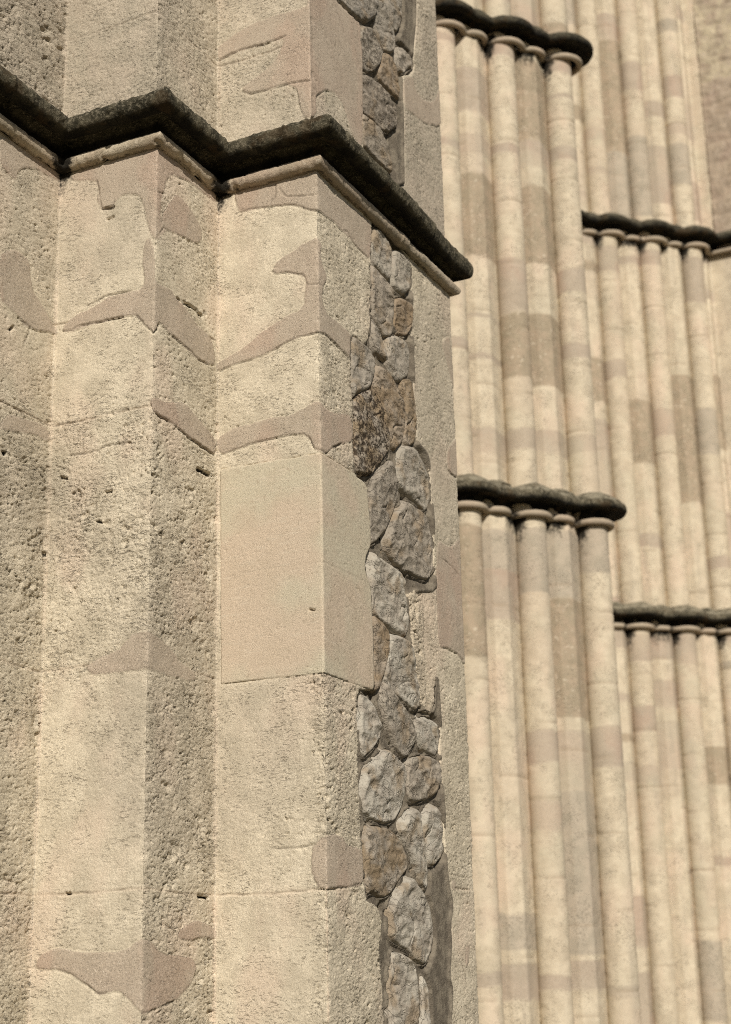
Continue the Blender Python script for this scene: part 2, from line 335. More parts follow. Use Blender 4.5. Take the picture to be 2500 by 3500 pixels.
STONES=[[[2.64,2.867],[2.713,2.908],[2.793,2.875],[2.802,2.809],[2.793,2.728],[2.738,2.714],[2.633,2.737]],[[2.835,2.867],[2.914,2.884],[2.98,2.868],[2.983,2.781],[2.921,2.712],[2.837,2.704],[2.823,2.775]],[[2.632,2.72],[2.702,2.707],[2.791,2.693],[2.821,2.646],[2.809,2.557],[2.796,2.493],[2.723,2.461],[2.671,2.479],[2.621,2.517]],[[2.834,2.651],[2.901,2.682],[2.98,2.684],[2.973,2.586],[2.928,2.539],[2.834,2.516]],[[2.62,2.492],[2.688,2.46],[2.721,2.423],[2.743,2.358],[2.699,2.358],[2.631,2.374],[2.617,2.425]],[[2.749,2.45],[2.833,2.494],[2.926,2.508],[2.951,2.458],[2.935,2.368],[2.839,2.313],[2.767,2.317],[2.726,2.359]],[[2.434,2.344],[2.512,2.353],[2.595,2.344],[2.624,2.306],[2.612,2.246],[2.571,2.192],[2.486,2.147],[2.436,2.111],[2.428,2.197]],[[2.644,2.306],[2.714,2.315],[2.802,2.296],[2.854,2.265],[2.887,2.219],[2.892,2.146],[2.859,2.071],[2.784,2.015],[2.742,2.042],[2.703,2.117],[2.655,2.189],[2.626,2.227]],[[2.867,2.319],[2.953,2.357],[2.977,2.307],[2.996,2.229],[2.981,2.109],[2.914,2.071],[2.888,2.088],[2.904,2.191],[2.882,2.266]],[[2.443,2.094],[2.519,2.151],[2.604,2.196],[2.671,2.163],[2.719,2.107],[2.751,2.053],[2.73,1.991],[2.658,1.93],[2.587,1.863],[2.503,1.831],[2.439,1.835],[2.437,1.97]],[[2.581,1.829],[2.645,1.881],[2.749,1.957],[2.78,1.932],[2.808,1.877],[2.812,1.843],[2.749,1.747],[2.695,1.677],[2.618,1.619],[2.563,1.589],[2.559,1.675],[2.553,1.75]],[[2.844,2.026],[2.899,2.058],[2.981,2.074],[3.047,2.04],[3.099,2.001],[3.106,1.913],[3.073,1.844],[2.992,1.858],[2.885,1.864],[2.821,1.88],[2.805,1.933],[2.821,1.979]],[[2.883,1.828],[2.962,1.826],[3.071,1.82],[3.101,1.763],[3.116,1.702],[3.117,1.632],[3.064,1.568],[2.942,1.557],[2.825,1.553],[2.725,1.568],[2.678,1.601],[2.68,1.634],[2.733,1.698],[2.801,1.772]],[[2.567,1.552],[2.638,1.542],[2.786,1.533],[2.835,1.51],[2.819,1.463],[2.854,1.42],[2.862,1.35],[2.833,1.296],[2.77,1.3],[2.673,1.318],[2.59,1.333],[2.562,1.359],[2.556,1.464]],[[2.572,1.319],[2.648,1.303],[2.696,1.285],[2.686,1.225],[2.651,1.14],[2.599,1.069],[2.569,1.054],[2.57,1.178]],[[2.707,1.271],[2.794,1.283],[2.869,1.275],[2.903,1.211],[2.936,1.135],[2.944,1.06],[2.903,1.032],[2.804,1.06],[2.707,1.081],[2.655,1.114],[2.671,1.175],[2.692,1.226]],[[2.636,1.09],[2.706,1.065],[2.802,1.028],[2.874,0.985],[2.908,0.933],[2.854,0.879],[2.802,0.846],[2.741,0.86],[2.684,0.909],[2.629,0.967],[2.602,1.014]],[[2.454,1.017],[2.521,1.017],[2.582,0.971],[2.614,0.919],[2.589,0.881],[2.529,0.838],[2.46,0.802],[2.448,0.891]],[[2.913,0.998],[3.019,1.019],[3.111,1.004],[3.101,0.889],[3.021,0.889],[2.944,0.901],[2.909,0.944],[2.899,0.98]],[[2.526,0.788],[2.634,0.854],[2.716,0.836],[2.793,0.809],[2.787,0.732],[2.766,0.679],[2.714,0.623],[2.654,0.601],[2.517,0.601],[2.463,0.63],[2.453,0.696],[2.458,0.765]],[[2.838,0.84],[2.941,0.866],[3.06,0.875],[3.112,0.852],[3.106,0.786],[3.062,0.739],[2.968,0.714],[2.877,0.692],[2.822,0.705],[2.815,0.776]],[[2.801,0.657],[2.913,0.67],[2.92,0.59],[2.953,0.526],[2.967,0.466],[2.967,0.39],[2.906,0.412],[2.861,0.469],[2.792,0.53],[2.73,0.59]],[[2.945,0.67],[3.058,0.702],[3.095,0.668],[3.11,0.606],[3.116,0.527],[3.039,0.481],[2.988,0.482],[2.967,0.543],[2.94,0.602]],[[2.46,0.572],[2.56,0.576],[2.675,0.575],[2.745,0.546],[2.79,0.5],[2.811,0.461],[2.736,0.417],[2.662,0.365],[2.592,0.347],[2.504,0.362],[2.459,0.345],[2.449,0.457]],[[2.636,0.315],[2.709,0.372],[2.821,0.427],[2.904,0.381],[2.964,0.344],[2.992,0.3],[3.005,0.23],[2.974,0.164],[2.921,0.129],[2.861,0.143],[2.767,0.185],[2.641,0.211],[2.638,0.258]],[[2.638,0.164],[2.765,0.156],[2.835,0.123],[2.843,0.066],[2.844,-0.069],[2.838,-0.148],[2.619,-0.141]],[[2.899,0.09],[2.928,0.061],[2.948,0.003],[2.942,-0.071],[2.935,-0.151],[2.868,-0.149]]]
USTONES=[[[2.436,3.837],[2.764,4.04],[2.758,3.927],[2.732,3.881],[2.653,3.818],[2.593,3.805],[2.534,3.804],[2.434,3.799]],[[2.785,3.994],[2.841,4.025],[2.888,3.997],[2.934,3.97],[2.952,3.924],[2.943,3.856],[2.884,3.814],[2.837,3.81],[2.784,3.846],[2.76,3.901]],[[2.796,4.061],[3.023,4.201],[3.034,4.118],[3.031,4.063],[2.993,3.988],[2.949,3.955],[2.919,3.984],[2.873,4.02]],[[2.614,3.772],[2.714,3.827],[2.76,3.824],[2.804,3.792],[2.81,3.748],[2.75,3.654],[2.687,3.607],[2.627,3.592],[2.607,3.64]],[[2.826,3.765],[2.891,3.799],[2.947,3.787],[2.964,3.746],[2.977,3.694],[2.973,3.634],[2.921,3.633],[2.858,3.637],[2.795,3.633],[2.774,3.659]],[[2.618,3.549],[2.701,3.588],[2.778,3.601],[2.84,3.604],[2.886,3.587],[2.932,3.562],[2.952,3.503],[2.876,3.434],[2.813,3.412],[2.752,3.41],[2.677,3.408],[2.61,3.394]],[[2.609,3.372],[2.675,3.381],[2.751,3.391],[2.796,3.381],[2.817,3.355],[2.846,3.321],[2.867,3.283],[2.88,3.239],[2.803,3.24],[2.69,3.235],[2.61,3.238]],[[2.977,3.884],[3.045,3.915],[3.112,3.913],[3.127,3.885],[3.064,3.83],[3.037,3.799],[2.979,3.786]]]
CRACKS=[[6,[[1.326,1.947],[1.334,1.927],[1.369,1.908],[1.422,1.905],[1.466,1.904],[1.503,1.897],[1.549,1.888],[1.586,1.881],[1.614,1.884],[1.671,1.878],[1.743,1.872]]],[3,[[1.768,1.875],[1.829,1.885],[1.893,1.896],[1.95,1.898],[2.037,1.9],[2.107,1.894],[2.13,1.872],[2.142,1.834],[2.18,1.824],[2.217,1.823],[2.27,1.864],[2.34,1.9]]],[3,[[1.757,2.197],[1.828,2.212],[1.894,2.214],[1.959,2.223],[2.024,2.248],[2.08,2.263],[2.128,2.261],[2.167,2.265],[2.239,2.274],[2.331,2.261],[2.417,2.249]]],[3,[[1.981,2.542],[2.001,2.525],[2.042,2.525],[2.074,2.512],[2.107,2.501],[2.121,2.48],[2.126,2.457],[2.154,2.45],[2.206,2.455]]],[2.5,[[2.381,2.751],[2.414,2.762],[2.463,2.738],[2.53,2.73],[2.598,2.729]]],[2.5,[[1.847,2.812],[1.89,2.817],[1.938,2.808],[1.99,2.802],[2.061,2.79],[2.098,2.776],[2.135,2.751],[2.169,2.738]]],[5,[[0.96,2.278],[0.994,2.275],[1.024,2.284],[1.055,2.283],[1.085,2.282],[1.121,2.279],[1.139,2.282],[1.182,2.279],[1.211,2.279]]],[3,[[1.268,2.272],[1.289,2.248],[1.307,2.221],[1.328,2.203],[1.343,2.189],[1.364,2.211],[1.377,2.234]]],[4,[[1.463,2.224],[1.504,2.218],[1.542,2.215],[1.589,2.208],[1.627,2.198],[1.69,2.202]]],[4,[[1.058,2.356],[1.094,2.363],[1.13,2.375],[1.155,2.375],[1.191,2.373],[1.239,2.37]]],[4,[[1.006,1.811],[1.054,1.807],[1.09,1.806],[1.125,1.808],[1.148,1.817],[1.207,1.817],[1.253,1.814]]],[3,[[1.144,1.937],[1.18,1.935],[1.215,1.939],[1.238,1.935]]],[4,[[1.756,3.487],[1.801,3.498],[1.841,3.503],[1.901,3.502],[1.95,3.496],[2.009,3.5],[2.046,3.503]]],[4,[[1.856,3.319],[1.891,3.299],[1.959,3.294],[2.017,3.294],[2.056,3.294],[2.152,3.281]]],[3,[[2.125,0.382],[2.135,0.369],[2.14,0.356],[2.166,0.346],[2.195,0.349]]],[3,[[2.185,0.348],[2.23,0.353],[2.271,0.36],[2.312,0.361],[2.365,0.373],[2.407,0.378]]],[3,[[3.124,1.308],[3.194,1.316],[3.28,1.317],[3.323,1.318],[3.38,1.301]]],[2.5,[[3.28,2.09],[3.323,2.075],[3.367,2.072],[3.398,2.075]]],[2.5,[[3.199,1.681],[3.27,1.674],[3.328,1.663],[3.378,1.651]]],[2.5,[[1.649,0.129],[1.694,0.135],[1.754,0.142]]],[2.5,[[1.343,-0.012],[1.394,-0.006],[1.465,0.008],[1.525,0.021]]],[2.5,[[1.033,0.121],[1.082,0.106],[1.123,0.083],[1.156,0.064],[1.185,0.046],[1.212,0.05]]],[2.5,[[1.925,0.5],[1.997,0.486],[2.037,0.487],[2.077,0.486],[2.116,0.492]]],[3,[[0.726,2.257],[0.793,2.251],[0.783,2.215],[0.762,2.175],[0.749,2.133]]],[3,[[0.947,1.784],[0.972,1.77],[1.002,1.759]]],[2.5,[[2.0,2.895],[2.0,2.849],[1.976,2.814]]],[2.5,[[2.014,2.868],[2.042,2.829],[2.089,2.817],[2.154,2.805]]],[3,[[1.308,2.743],[1.337,2.726],[1.39,2.739]]],[3,[[1.086,2.836],[1.098,2.779],[1.109,2.719],[1.158,2.706],[1.162,2.736]]],[3,[[1.34,2.539],[1.373,2.582],[1.394,2.609],[1.437,2.611]]],[3,[[3.143,0.456],[3.252,0.452],[3.364,0.451]]]]
HOLES=[[22,7,[[1.534,2.38],[1.567,2.382],[1.595,2.385],[1.615,2.382],[1.629,2.373],[1.649,2.374]]],[14,5,[[1.487,2.378],[1.506,2.375]]],[14,6,[[1.668,2.397],[1.673,2.388]]],[12,8,[[1.63,1.786],[1.653,1.788],[1.682,1.791],[1.72,1.791]]],[10,4,[[1.048,0.35],[1.063,0.35]]],[14,5,[[1.658,0.342],[1.691,0.342],[1.718,0.34]]],[14,8,[[0.684,1.757],[0.698,1.761]]],[12,6,[[0.92,1.474],[0.92,1.449]]],[7,4,[[2.121,1.266],[2.137,1.263]]],[8,5,[[1.135,2.672],[1.159,2.675]]],[8,5,[[1.114,2.717],[1.157,2.715]]],[10,5,[[0.687,2.2],[0.705,2.217]]],[10,6,[[1.352,1.62],[1.36,1.627]]],[10,5,[[1.559,1.807],[1.569,1.797]]],[9,5,[[1.125,1.557],[1.142,1.551]]],[9,5,[[1.159,1.654],[1.182,1.653]]],[9,5,[[0.967,1.739],[0.997,1.727]]]]
# ------------------------------------------------------------------ the nearest buttress
PLOW = [(-6.6, 3.27), (-3.70, 3.27), (-3.70, 3.74), (-3.235, 3.74), (-3.235, 4.2007), (-2.818, 4.2007), (-2.818, 4.614), (-2.402, 4.614), (-2.402, 5.838), (-5.6, 5.838)]
PUPP = [(-6.6, 3.27), (-3.70, 3.27), (-3.70, 3.74), (-3.235, 3.74), (-3.235, 4.2007), (-2.825, 4.2007), (-2.825, 4.614), (-2.424, 4.614), (-2.424, 5.865), (-5.6, 5.865)]
S_OFF = 2.9+0.47            # data s runs from the third point of the polyline
def poly_s(P):
    P = np.array(P); L = np.linalg.norm(np.diff(P, axis=0), axis=1)
    return P, L, np.concatenate([[0], np.cumsum(L)])-S_OFF
def plan_point(P, s, cr=.006):
    """position and smoothed outward normal on the plan polyline; convex and concave arrises slightly eased"""
    P, L, S = poly_s(P)
    i = np.clip(np.searchsorted(S, s, side='right')-1, 0, len(L)-1)
    T = np.diff(P, axis=0)/L[:, None]
    Nn = np.stack([T[:, 1], -T[:, 0]], 1)
    t = s-S[i]
    pos = P[i]+T[i]*t[:, None]
    nrm = Nn[i].copy()
    for k in range(1, len(S)-1):
        d = s-S[k]; m = np.abs(d) < cr
        w = .5+.5*np.clip(d/cr, -1, 1)
        nb = Nn[k-1]*(1-w)[:, None]+Nn[k]*w[:, None]
        nrm[m] = nb[m]
        bis = Nn[k-1]+Nn[k]; bis /= np.linalg.norm(bis)
        convex = (T[k-1][0]*T[k][1]-T[k-1][1]*T[k][0]) > 0
        q = (cr-np.abs(d))*.38*(-1 if convex else .55)
        if convex or cr > .02: pos[m] += bis[None]*q[m][:, None]
    nrm /= np.linalg.norm(nrm, axis=1)[:, None]
    # a mitre keeps displaced corners square
    return pos, nrm
def span(a, b, d): return np.linspace(a, b, max(2, int(round((b-a)/d))+1))[:-1]
SV = {'V0': .465, 'C1': .9257, 'V1': 1.3427, 'C2': 1.756, 'V2': 2.172, 'E': 3.396}

def wall_fields(S, Z, X, Y, polys, cracks, holes, upper):
    """height (m, outward) and colour masks for an ashlar face of the buttress"""
    wS = S+.0035*fbm(X*22, Y*22, Z*22, 4, gain=.62)+.004*perlin(X*12, Y*12, Z*12)+.0045*fbm(X*60, Y*60, Z*60, 3, gain=.6)
    wZ = Z+.0055*fbm(X*24+9, Y*24, Z*24, 4, gain=.62)+.005*perlin(X*9+5, Y*9, Z*9)+.0045*fbm(X*60+3, Y*60, Z*60, 3, gain=.6)
    d = np.full(S.shape, -.05)
    for p in polys: d = np.maximum(d, sdf(chaikin(p), wS, wZ))
    soft = .0018+.010*sst(.05, .4, perlin(X*8+11, Y*8, Z*8))
    d = d+.0016*fbm(X*90, Y*90, Z*90, 2)
    cem = sst(-soft, soft, d)
    # roughness of each face and course
    S_, Z_ = S, Z
    Sw = S+.025*fbm(X*9, Y*9, Z*9, 3); Zw = Z+.05*fbm(X*6, Y*6, Z*6, 3)
    A = ((S > SV['C1']) & (S < SV['V1'])) | ((S > SV['C2']) & (S < SV['V2']))
    R = np.where(A, .85, 1.25)
    if not upper:
        R = np.where((Z < 1.95) & (S < SV['C2']) & ~A, 1.6, R)
        k = sst(1.99, 1.91, Zw)*sst(.9, 1.15, Zw)
        R = np.where((S < SV['C2']) & A, .52+.75*k, R)
        R = np.where((S > SV['C2']) & A, .52, R)
        R = np.where((S > SV['V2']-.12) & (Z < 1.06) & (S < 2.7), R+(1.55-R)*sst(SV['V2']-.07, SV['V2']-.01, Sw), R)
        R = np.where((S > 2.80) & (Z < 1.5) & (Z > .9) & (S < 3.13), 1.5, R)
        R = np.where((S > 3.0) & (S < SV['E']), .8, R)
        R = np.where((~A) & (S < SV['C2']), 1.6-.75*sst(1.90, 2.02, Zw), R)
    else:
        R = np.where(S < SV['C1'], 2.0, R); R = np.where(S > SV['V2'], .9, R)
    R = R*np.exp(.75*fbm(X*3.1, Y*3.1, Z*3.1, 3)+.35*perlin(X*11, Y*11, Z*11))
    low = fbm(X*7, Y*7, Z*9, 3)*.0055
    mid = (.45-np.abs(fbm(X*19, Y*19, Z*34, 5, gain=.68))*2.2)*.0030+fbm(X*44, Y*44, Z*70, 3, gain=.7)*.0018
    pn = fbm(X*34+40+Z*16, Y*34, Z*64-S*22, 4, gain=.68)
    pit = sst(.30, .36, pn)*.0105
    clus = sst(-.1, .22, fbm(X*7+3, Y*7, Z*8, 3))
    pn2 = perlin(X*75, Y*75, Z*120)
    pit2 = sst(.44, .52, pn2)*.0050
    ledge = np.abs(perlin(X*9, Y*9, Z*30+5)); ledge = sst(.06, .0, ledge)*.0025
    scoop = sst(.08, .34, fbm(X*15+6, Y*15, Z*19, 3, gain=.6))*.0060
    h = -.0026+R*(low*.8-scoop*np.clip(R-.75, 0, 1)*clus+mid*np.where(R > 1.2, .75, 1.)-pit*(.25+.75*clus)*(R > .7)*np.where(R > 1.2, .62, .9)-pit2*.8)-ledge*np.clip(R-.5, 0, 1)
    hc = .0010*fbm(X*24, Y*24, Z*24, 3)+.0010*perlin(X*6, Y*6, Z*6)-.002*sst(.5, .62, pn2)
    h = h*(1-cem)+hc*cem
    # sunken margin where stone meets cement
    h -= .0018*np.exp(-((d+.004)/.003)**2)*(d < .002)
    blk = np.zeros(S.shape)
    if not upper:
        db = sdf(BLOCK, S+.0022*fbm(X*30, Y*30, Z*30, 3), Z+.0022*fbm(X*30+8, Y*30, Z*30, 3))
        blk = sst(-.002, .0015, db)
        hb = .0007*fbm(X*9, Y*9, Z*9, 2)+.0004*perlin(X*60, Y*60, Z*90)+.001
        h = h*(1-blk)+hb*blk
        h -= .0035*np.exp(-((db+.0015)/.0022)**2)
        zj = 1.432-.02*perlin(X*2, Y*2, 0*Z)-.004*perlin(X*14, Y*14, 0*Z)
        h -= blk*(.0011*np.exp(-((Z-zj)/.0022)**2)*sst(-.4, .1, perlin(X*9, Y*9, 0*Z+4))+.0006*sst(-.004, .004, zj-Z))
        h -= blk*.0022*sst(.56, .66, pn2)
        cem = cem*(1-blk)
    for c in ('V1', 'V2'):
        k = np.exp(-((S-SV[c])/.014)**2)*(1-blk)*(1-.6*cem)
        h -= k*(.0110*sst(-.12, .5, fbm(0*X+3, 0*Y, Z*21, 4, gain=.65))+.0015)
    # course joints
    pale = np.zeros(S.shape); jnt = np.zeros(S.shape)
    jl = [(3.46, SV['V0'], SV['V2'])] if upper else [(.349, SV['V0']-1, 2.40), (1.07, SV['V0'], SV['C2']), (1.93, SV['V0'], SV['C2']), (2.31, SV['V0'], SV['C2']), (.405, 3.14, SV['E'])]
    for zj, a, b in jl:
        dz = np.abs(Z-zj-.006*perlin(X*4, Y*4, 0*Z+zj*9)-.002*perlin(X*30, Y*30, 0*Z))
        on = (S > a) & (S < b)
        k = on*(.3+.7*sst(-.25, .15, perlin(X*8, Y*8, 0*Z+zj*3)))
        h -= .0062*np.exp(-(dz/.0026)**2)*k*(1-cem)
        pale = np.maximum(pale, np.exp(-(dz/.007)**2)*on*.35*(1-cem)); jnt = np.maximum(jnt, np.exp(-(dz/.0024)**2)*k*(1-cem)*.75)
    for c in ('C1', 'C2'):
        dd = S-SV[c]
        k = sst(.011, .003, np.abs(dd+.003*perlin(X*0, Y*0, Z*9)))
        k = k*(.12+.5*sst(-.3, .3, perlin(0*X+2, 0*Y, Z*4)))
        pale = np.maximum(pale, k*(1-.6*cem))
        h += .003*k
    # arris of the lowest courses catches a pale worn line
    if not upper:
        k = np.exp(-((S-SV['V2']-.004*perlin(0*X, 0*Y, Z*18))/.006)**2)*(Z < .36)
        pale = np.maximum(pale, 1.0*k)
        pale = np.maximum(pale, .8*np.exp(-((S-SV['C2'])/.006)**2)*(Z < .33))
    crk = jnt*sst(-.3, .3, perlin(X*20, Y*20, Z*20))
    for dep, pts in cracks:
        dd = dline(pts, S+.003*perlin(X*70, Y*70, Z*70), Z+.003*perlin(X*70+7, Y*70, Z*70))
        w = .0024+.0002*dep
        kc = .35+.65*sst(-.35, .1, perlin(X*15, Y*15, Z*15+dep)); crk = np.maximum(crk, np.exp(-(dd/.0022)**2)*kc*min(1, .35+dep/8))
        h -= .0016*dep*np.exp(-(dd/w)**2)*(.35+.65*sst(-.35, .1, perlin(X*15, Y*15, Z*15+dep)))
    hole_shade = np.zeros(S.shape)
    for dep, rad, pts in holes:
        rr = rad*.00125*(1+.5*perlin(X*60, Y*60, Z*60))
        dd = dline(pts, S, Z, .05)
        kh = sst(1.0, .6, dd/rr); h -= dep*.0013*kh; hole_shade = np.maximum(hole_shade, kh*min(1, dep/16.))  # shade of the cavity painted dark inside each hole
    # fine hair cracks wandering through the cement
    hc2 = np.abs(perlin(X*7+30, Y*7, Z*7)+.25*perlin(X*30, Y*30, Z*30))
    khc = np.exp(-(hc2/.010)**2)*cem*sst(.05, .3, perlin(X*3+8, Y*3, Z*3)); h -= .0016*khc; crk = np.maximum(crk, .5*khc)
    # soot stain with painted shade in the corners and under the roll
    if not upper: pale = np.maximum(pale, .30*((S > 2.82) & (Z < 1.49) & (Z > .9) & (S < 3.11)))
    soot_shade = np.zeros(S.shape)
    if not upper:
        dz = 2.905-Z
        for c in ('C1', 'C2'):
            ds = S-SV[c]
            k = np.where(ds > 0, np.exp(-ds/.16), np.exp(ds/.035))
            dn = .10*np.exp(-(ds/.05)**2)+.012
            soot_shade = np.maximum(soot_shade, .75*k*np.exp(-dz/dn))
            soot_shade = np.maximum(soot_shade, .30*np.exp(-(ds/.006)**2)*np.exp(-dz/.5)*0)
        soot_shade = np.maximum(soot_shade, .5*np.exp(-dz/.003))
    soot_shade = np.maximum(soot_shade, .8*hole_shade)
    return h, cem, blk, soot_shade, pale, R, crk

def build_face(P, S1, Z1, polys, cracks, holes, upper, panel):
    pos, nrm = plan_point(P, S1)
    n, m = len(Z1), len(S1)
    S = np.broadcast_to(S1, (n, m)); Z = np.broadcast_to(Z1[:, None], (n, m))
    X = np.broadcast_to(pos[:, 0], (n, m)); Y = np.broadcast_to(pos[:, 1], (n, m))
    h, cem, blk, soot_shade, pale, R, crk = wall_fields(S, Z, X, Y, polys, cracks, holes, upper)
    fade = np.ones(S.shape)
    dp = sdf(chaikin(panel, 1), S+.003*fbm(X*25, Y*25, Z*25, 3), Z)
    h = np.where(dp > 0, h-.045*sst(0, .009, dp), h-.003*np.exp(-(dp/.004)**2))
    grey = np.clip(sst(.0, .3, perlin(X*1.3+4, Y*1.3, Z*1.1))*.35+(.42 if upper else .0), 0, .7)*(1-cem)*(1-blk)
    brown = np.zeros(S.shape)
    if not upper:   # mortar smeared over the foot of the quoin strip
        dm = sdf(chaikin([(3.10, -.3), (3.10, .40), (3.15, .41), (3.175, .34), (3.15, .26), (3.165, .19), (3.13, .1), (3.16, .03), (3.12, -.1), (3.13, -.3)]), S, Z)
    V = np.stack([X+nrm[None, :, 0]*h, Y+nrm[None, :, 1]*h, Z+0*h], -1).reshape(-1, 3)
    at = {'m1': np.stack([cem, blk, soot_shade], -1).reshape(-1, 3), 'm2': np.stack([pale, grey, brown], -1).reshape(-1, 3),
          'm3': np.stack([np.clip(R*.42, .1, 1), crk, 0*crk], -1).reshape(-1, 3)}
    return V, grid_faces(n, m), at, blk.reshape(-1), (n, m)

buttress = thing('buttress', 'nearest stepped stone buttress with sharp zigzag arrises and a rubble filled strip', 'buttress')
DA, DB, DZ = .0036, .0055, .0036
S1 = np.concatenate([span(-S_OFF, -1.3, .06), span(-1.3, .465, .014), span(.465, .55, .012), span(.55, .9257, DB), span(.9257, 1.3427, DA), span(1.3427, 1.756, .0048),
                     span(1.756, 2.172, DA), span(2.172, 3.396, DB), span(3.396, 3.45, .008), span(3.45, 6.55, .08)])
ZL = np.concatenate([span(-1.6, -.2, .06), span(-.2, 2.935, DZ), [2.935]])
V, F, at, blk, (n, m) = build_face(PLOW, S1, ZL, LOW, CRACKS, HOLES, False, PANEL)
isb = blk[F].mean(1) > .5
v, f, a = sub_mesh(V, F, ~isb, at); mesh_obj('lower_stage', v, f, M_stone, buttress, a)
v, f, a = sub_mesh(V, F, isb, at); mesh_obj('replacement_block', v, f, M_stone, buttress, a, label='smooth newer block wrapped round the arris')
ZU = np.concatenate([span(3.055, 4.75, .0042), span(4.75, 6.6, .08)])
V, F, at, blk, _ = build_face(PUPP, S1, ZU, UP, [c for c in CRACKS if min(p[1] for p in c[1]) > 3.05], [], True, UPANEL)
mesh_obj('upper_stage', V, F, M_stone, buttress, at)

# rubble strip: bed of mortar with each stone set in it
rs = np.random.RandomState(3)
def rub_pos(P, s, z, h):
    pos, nrm = plan_point(P, np.asarray(s).ravel(), .0)
    return pos
def bed(P, panel, stones, z0, z1, name, label):
    x0 = P[7][0]; y0 = P[7][1]
    s = np.arange(2.36, 3.24, .005); z = np.arange(z0, z1, .0042)
    S, Z = np.meshgrid(s, z)
    dp = sdf(chaikin(panel, 1), S, Z)
    wS = S+.003*fbm(S*40, Z*40, 0*S, 2); wZ = Z+.003*fbm(S*40+8, Z*40, 0*S, 2)
    ds = np.full(S.shape, -.05)
    for q in stones: ds = np.maximum(ds, sdf(chaikin(q, 1), wS, wZ)+np.where(Z > 1.05, .0075, .0035))
    dd = -ds
    ridge = np.exp(-((dd-.0055)/.0036)**2)*.0115*sst(-.35, .1, perlin(S*12, Z*12, 0*S+3))
    h = -.0185+ridge+.0025*fbm(S*40, Z*40, 0*S+5, 3)+.003*fbm(S*9, Z*9, 0*S, 2)
    hole = sst(.22, .36, perlin(S*19+3, Z*15, 0*S+1))*sst(.0, .006, dd)
    h -= hole*.024
    h = np.where(ds > .002, -.027, h)
    kf = sst(.012, .03, dd)*sst(0., -.05, -(S-2.9)); h = h*(1-kf)+(-.0035+.0012*fbm(S*30, Z*12, 0*S, 3))*kf
    h += np.where(dp < .02, .009*np.exp(-(dp/.010)**2), 0)
    V = np.stack([x0+h, y0+(S-SV['V2']), Z], -1).reshape(-1, 3)
    F = grid_faces(*S.shape)
    keep = (dp.reshape(-1)[F].max(1) > -.006)
    v, f, a = sub_mesh(V, F, keep, {})
    b = mesh_obj(name, v, f, M_mor, buttress, label=label)
    return b
def stone(P, q, tint, iron, dark, parent, label=None, seed=0):
    x0 = P[7][0]; y0 = P[7][1]
    q = np.array(q); c = q.mean(0)
    s = np.arange(q[:, 0].min()-.01, q[:, 0].max()+.01, .0042); z = np.arange(q[:, 1].min()-.01, q[:, 1].max()+.01, .0042)
    S, Z = np.meshgrid(s, z)
    wS = S+.006*fbm(S*18, Z*18, 0*S+seed, 3); wZ = Z+.006*fbm(S*18+8, Z*18, 0*S+seed, 3)
    d = sdf(chaikin(q, 1), wS, wZ)+np.where(Z > 1.05, .0075, .0035)
    B = .011+.007*rs.rand(); r = .011+.009*rs.rand()
    t = np.clip(d/r, 0, 1)
    h = -.013+B*np.sqrt(np.clip(1-(1-t)**2, 0, 1))
    tx, tz = np.clip(rs.normal(0, .03, 2), -.05, .05)
    h = h+((S-c[0])*tx+(Z-c[1])*(tz+.03))*t
    fr = fbm(S*7, Z*10, 0*S+seed*3.1, 2)
    h = h+t*(.012*fr+.010*(np.abs(fbm(S*9, Z*13, 0*S+seed, 3))*-2+.4)+.004*fbm(S*26, Z*45, 0*S+seed, 3))
    cr = np.abs(perlin(S*6+seed, Z*8, 0*S+seed)); h = h-t*.009*sst(.03, .0, cr)*sst(-.1, .2, perlin(S*9, Z*9, 0*S+seed))
    h = np.where(d < 0, -.013+d*1.2, h)
    V = np.stack([x0+h, y0+(S-SV['V2']), Z], -1).reshape(-1, 3)
    F = grid_faces(*S.shape)
    keep = d.reshape(-1)[F].max(1) > -.008
    nn = len(V)
    at = {'tint': np.tile(np.array(tint)[None], (nn, 1)), 'm1': np.tile(np.array([[iron, dark, 0.]]), (nn, 1))}
    v, f, a = sub_mesh(V, F, keep, at)
    return mesh_obj('rubble_stone', v, f, M_rub, parent, a, label=label)
G1, G2, G3, T1 = (.33, .305, .265), (.375, .34, .285), (.44, .405, .34), (.36, .285, .195)
TI = [(G3, 0, 0), (G3, 0, 0), (G2, .2, 0), (T1, .6, .25), (G2, .1, .1), (G3, .05, 0), (G2, 0, .1), (T1, .5, .1), (T1, .35, .1), (T1, .2, 1.0),
      (G2, .1, .3), (G3, 0, 0), (G2, .15, .1), (G3, .1, 0), (T1, .5, .2), (G3, 0, .15), (G2, .15, .3), (G3, 0, 0), (G3, 0, 0), (G3, .0, 0),
      (G2, .2, .3), (G3, .0, .1), (G3, .0, 0), (T1, .15, .25), (G3, .1, .15), (G3, .15, .1), (G3, 0, 0)]
LAB = {3: 'small rust brown rubble stone', 9: 'rubble stone stained nearly black', 7: 'tan rubble stone', 12: 'largest grey rubble stone', 19: 'pale grey six sided rubble stone', 23: 'brown rubble stone'}
b1 = bed(PLOW, PANEL, STONES, -.24, 2.93, 'mortar_bed', 'ridged mortar between the rubble stones')
for i, q in enumerate(STONES):
    t, ir, dk = TI[i % len(TI)]
    if i >= 13 and t == G3: t = (.56, .525, .45)
    elif i >= 13 and t == G2: t = (.46, .425, .36)
    stone(PLOW, q, t, ir, dk, b1, LAB.get(i), i+1)
b2 = bed(PUPP, UPANEL, USTONES, 2.97, 4.3, 'mortar_bed', 'mortar between the rubble stones above the string course')
TU = [(G1, 0, .15), (G2, 0, .1), (G2, 0, .1), (G2, .1, .6), (T1, .6, .15), (G1, .3, .4), (G2, .2, .2), (G1, .1, 0)]
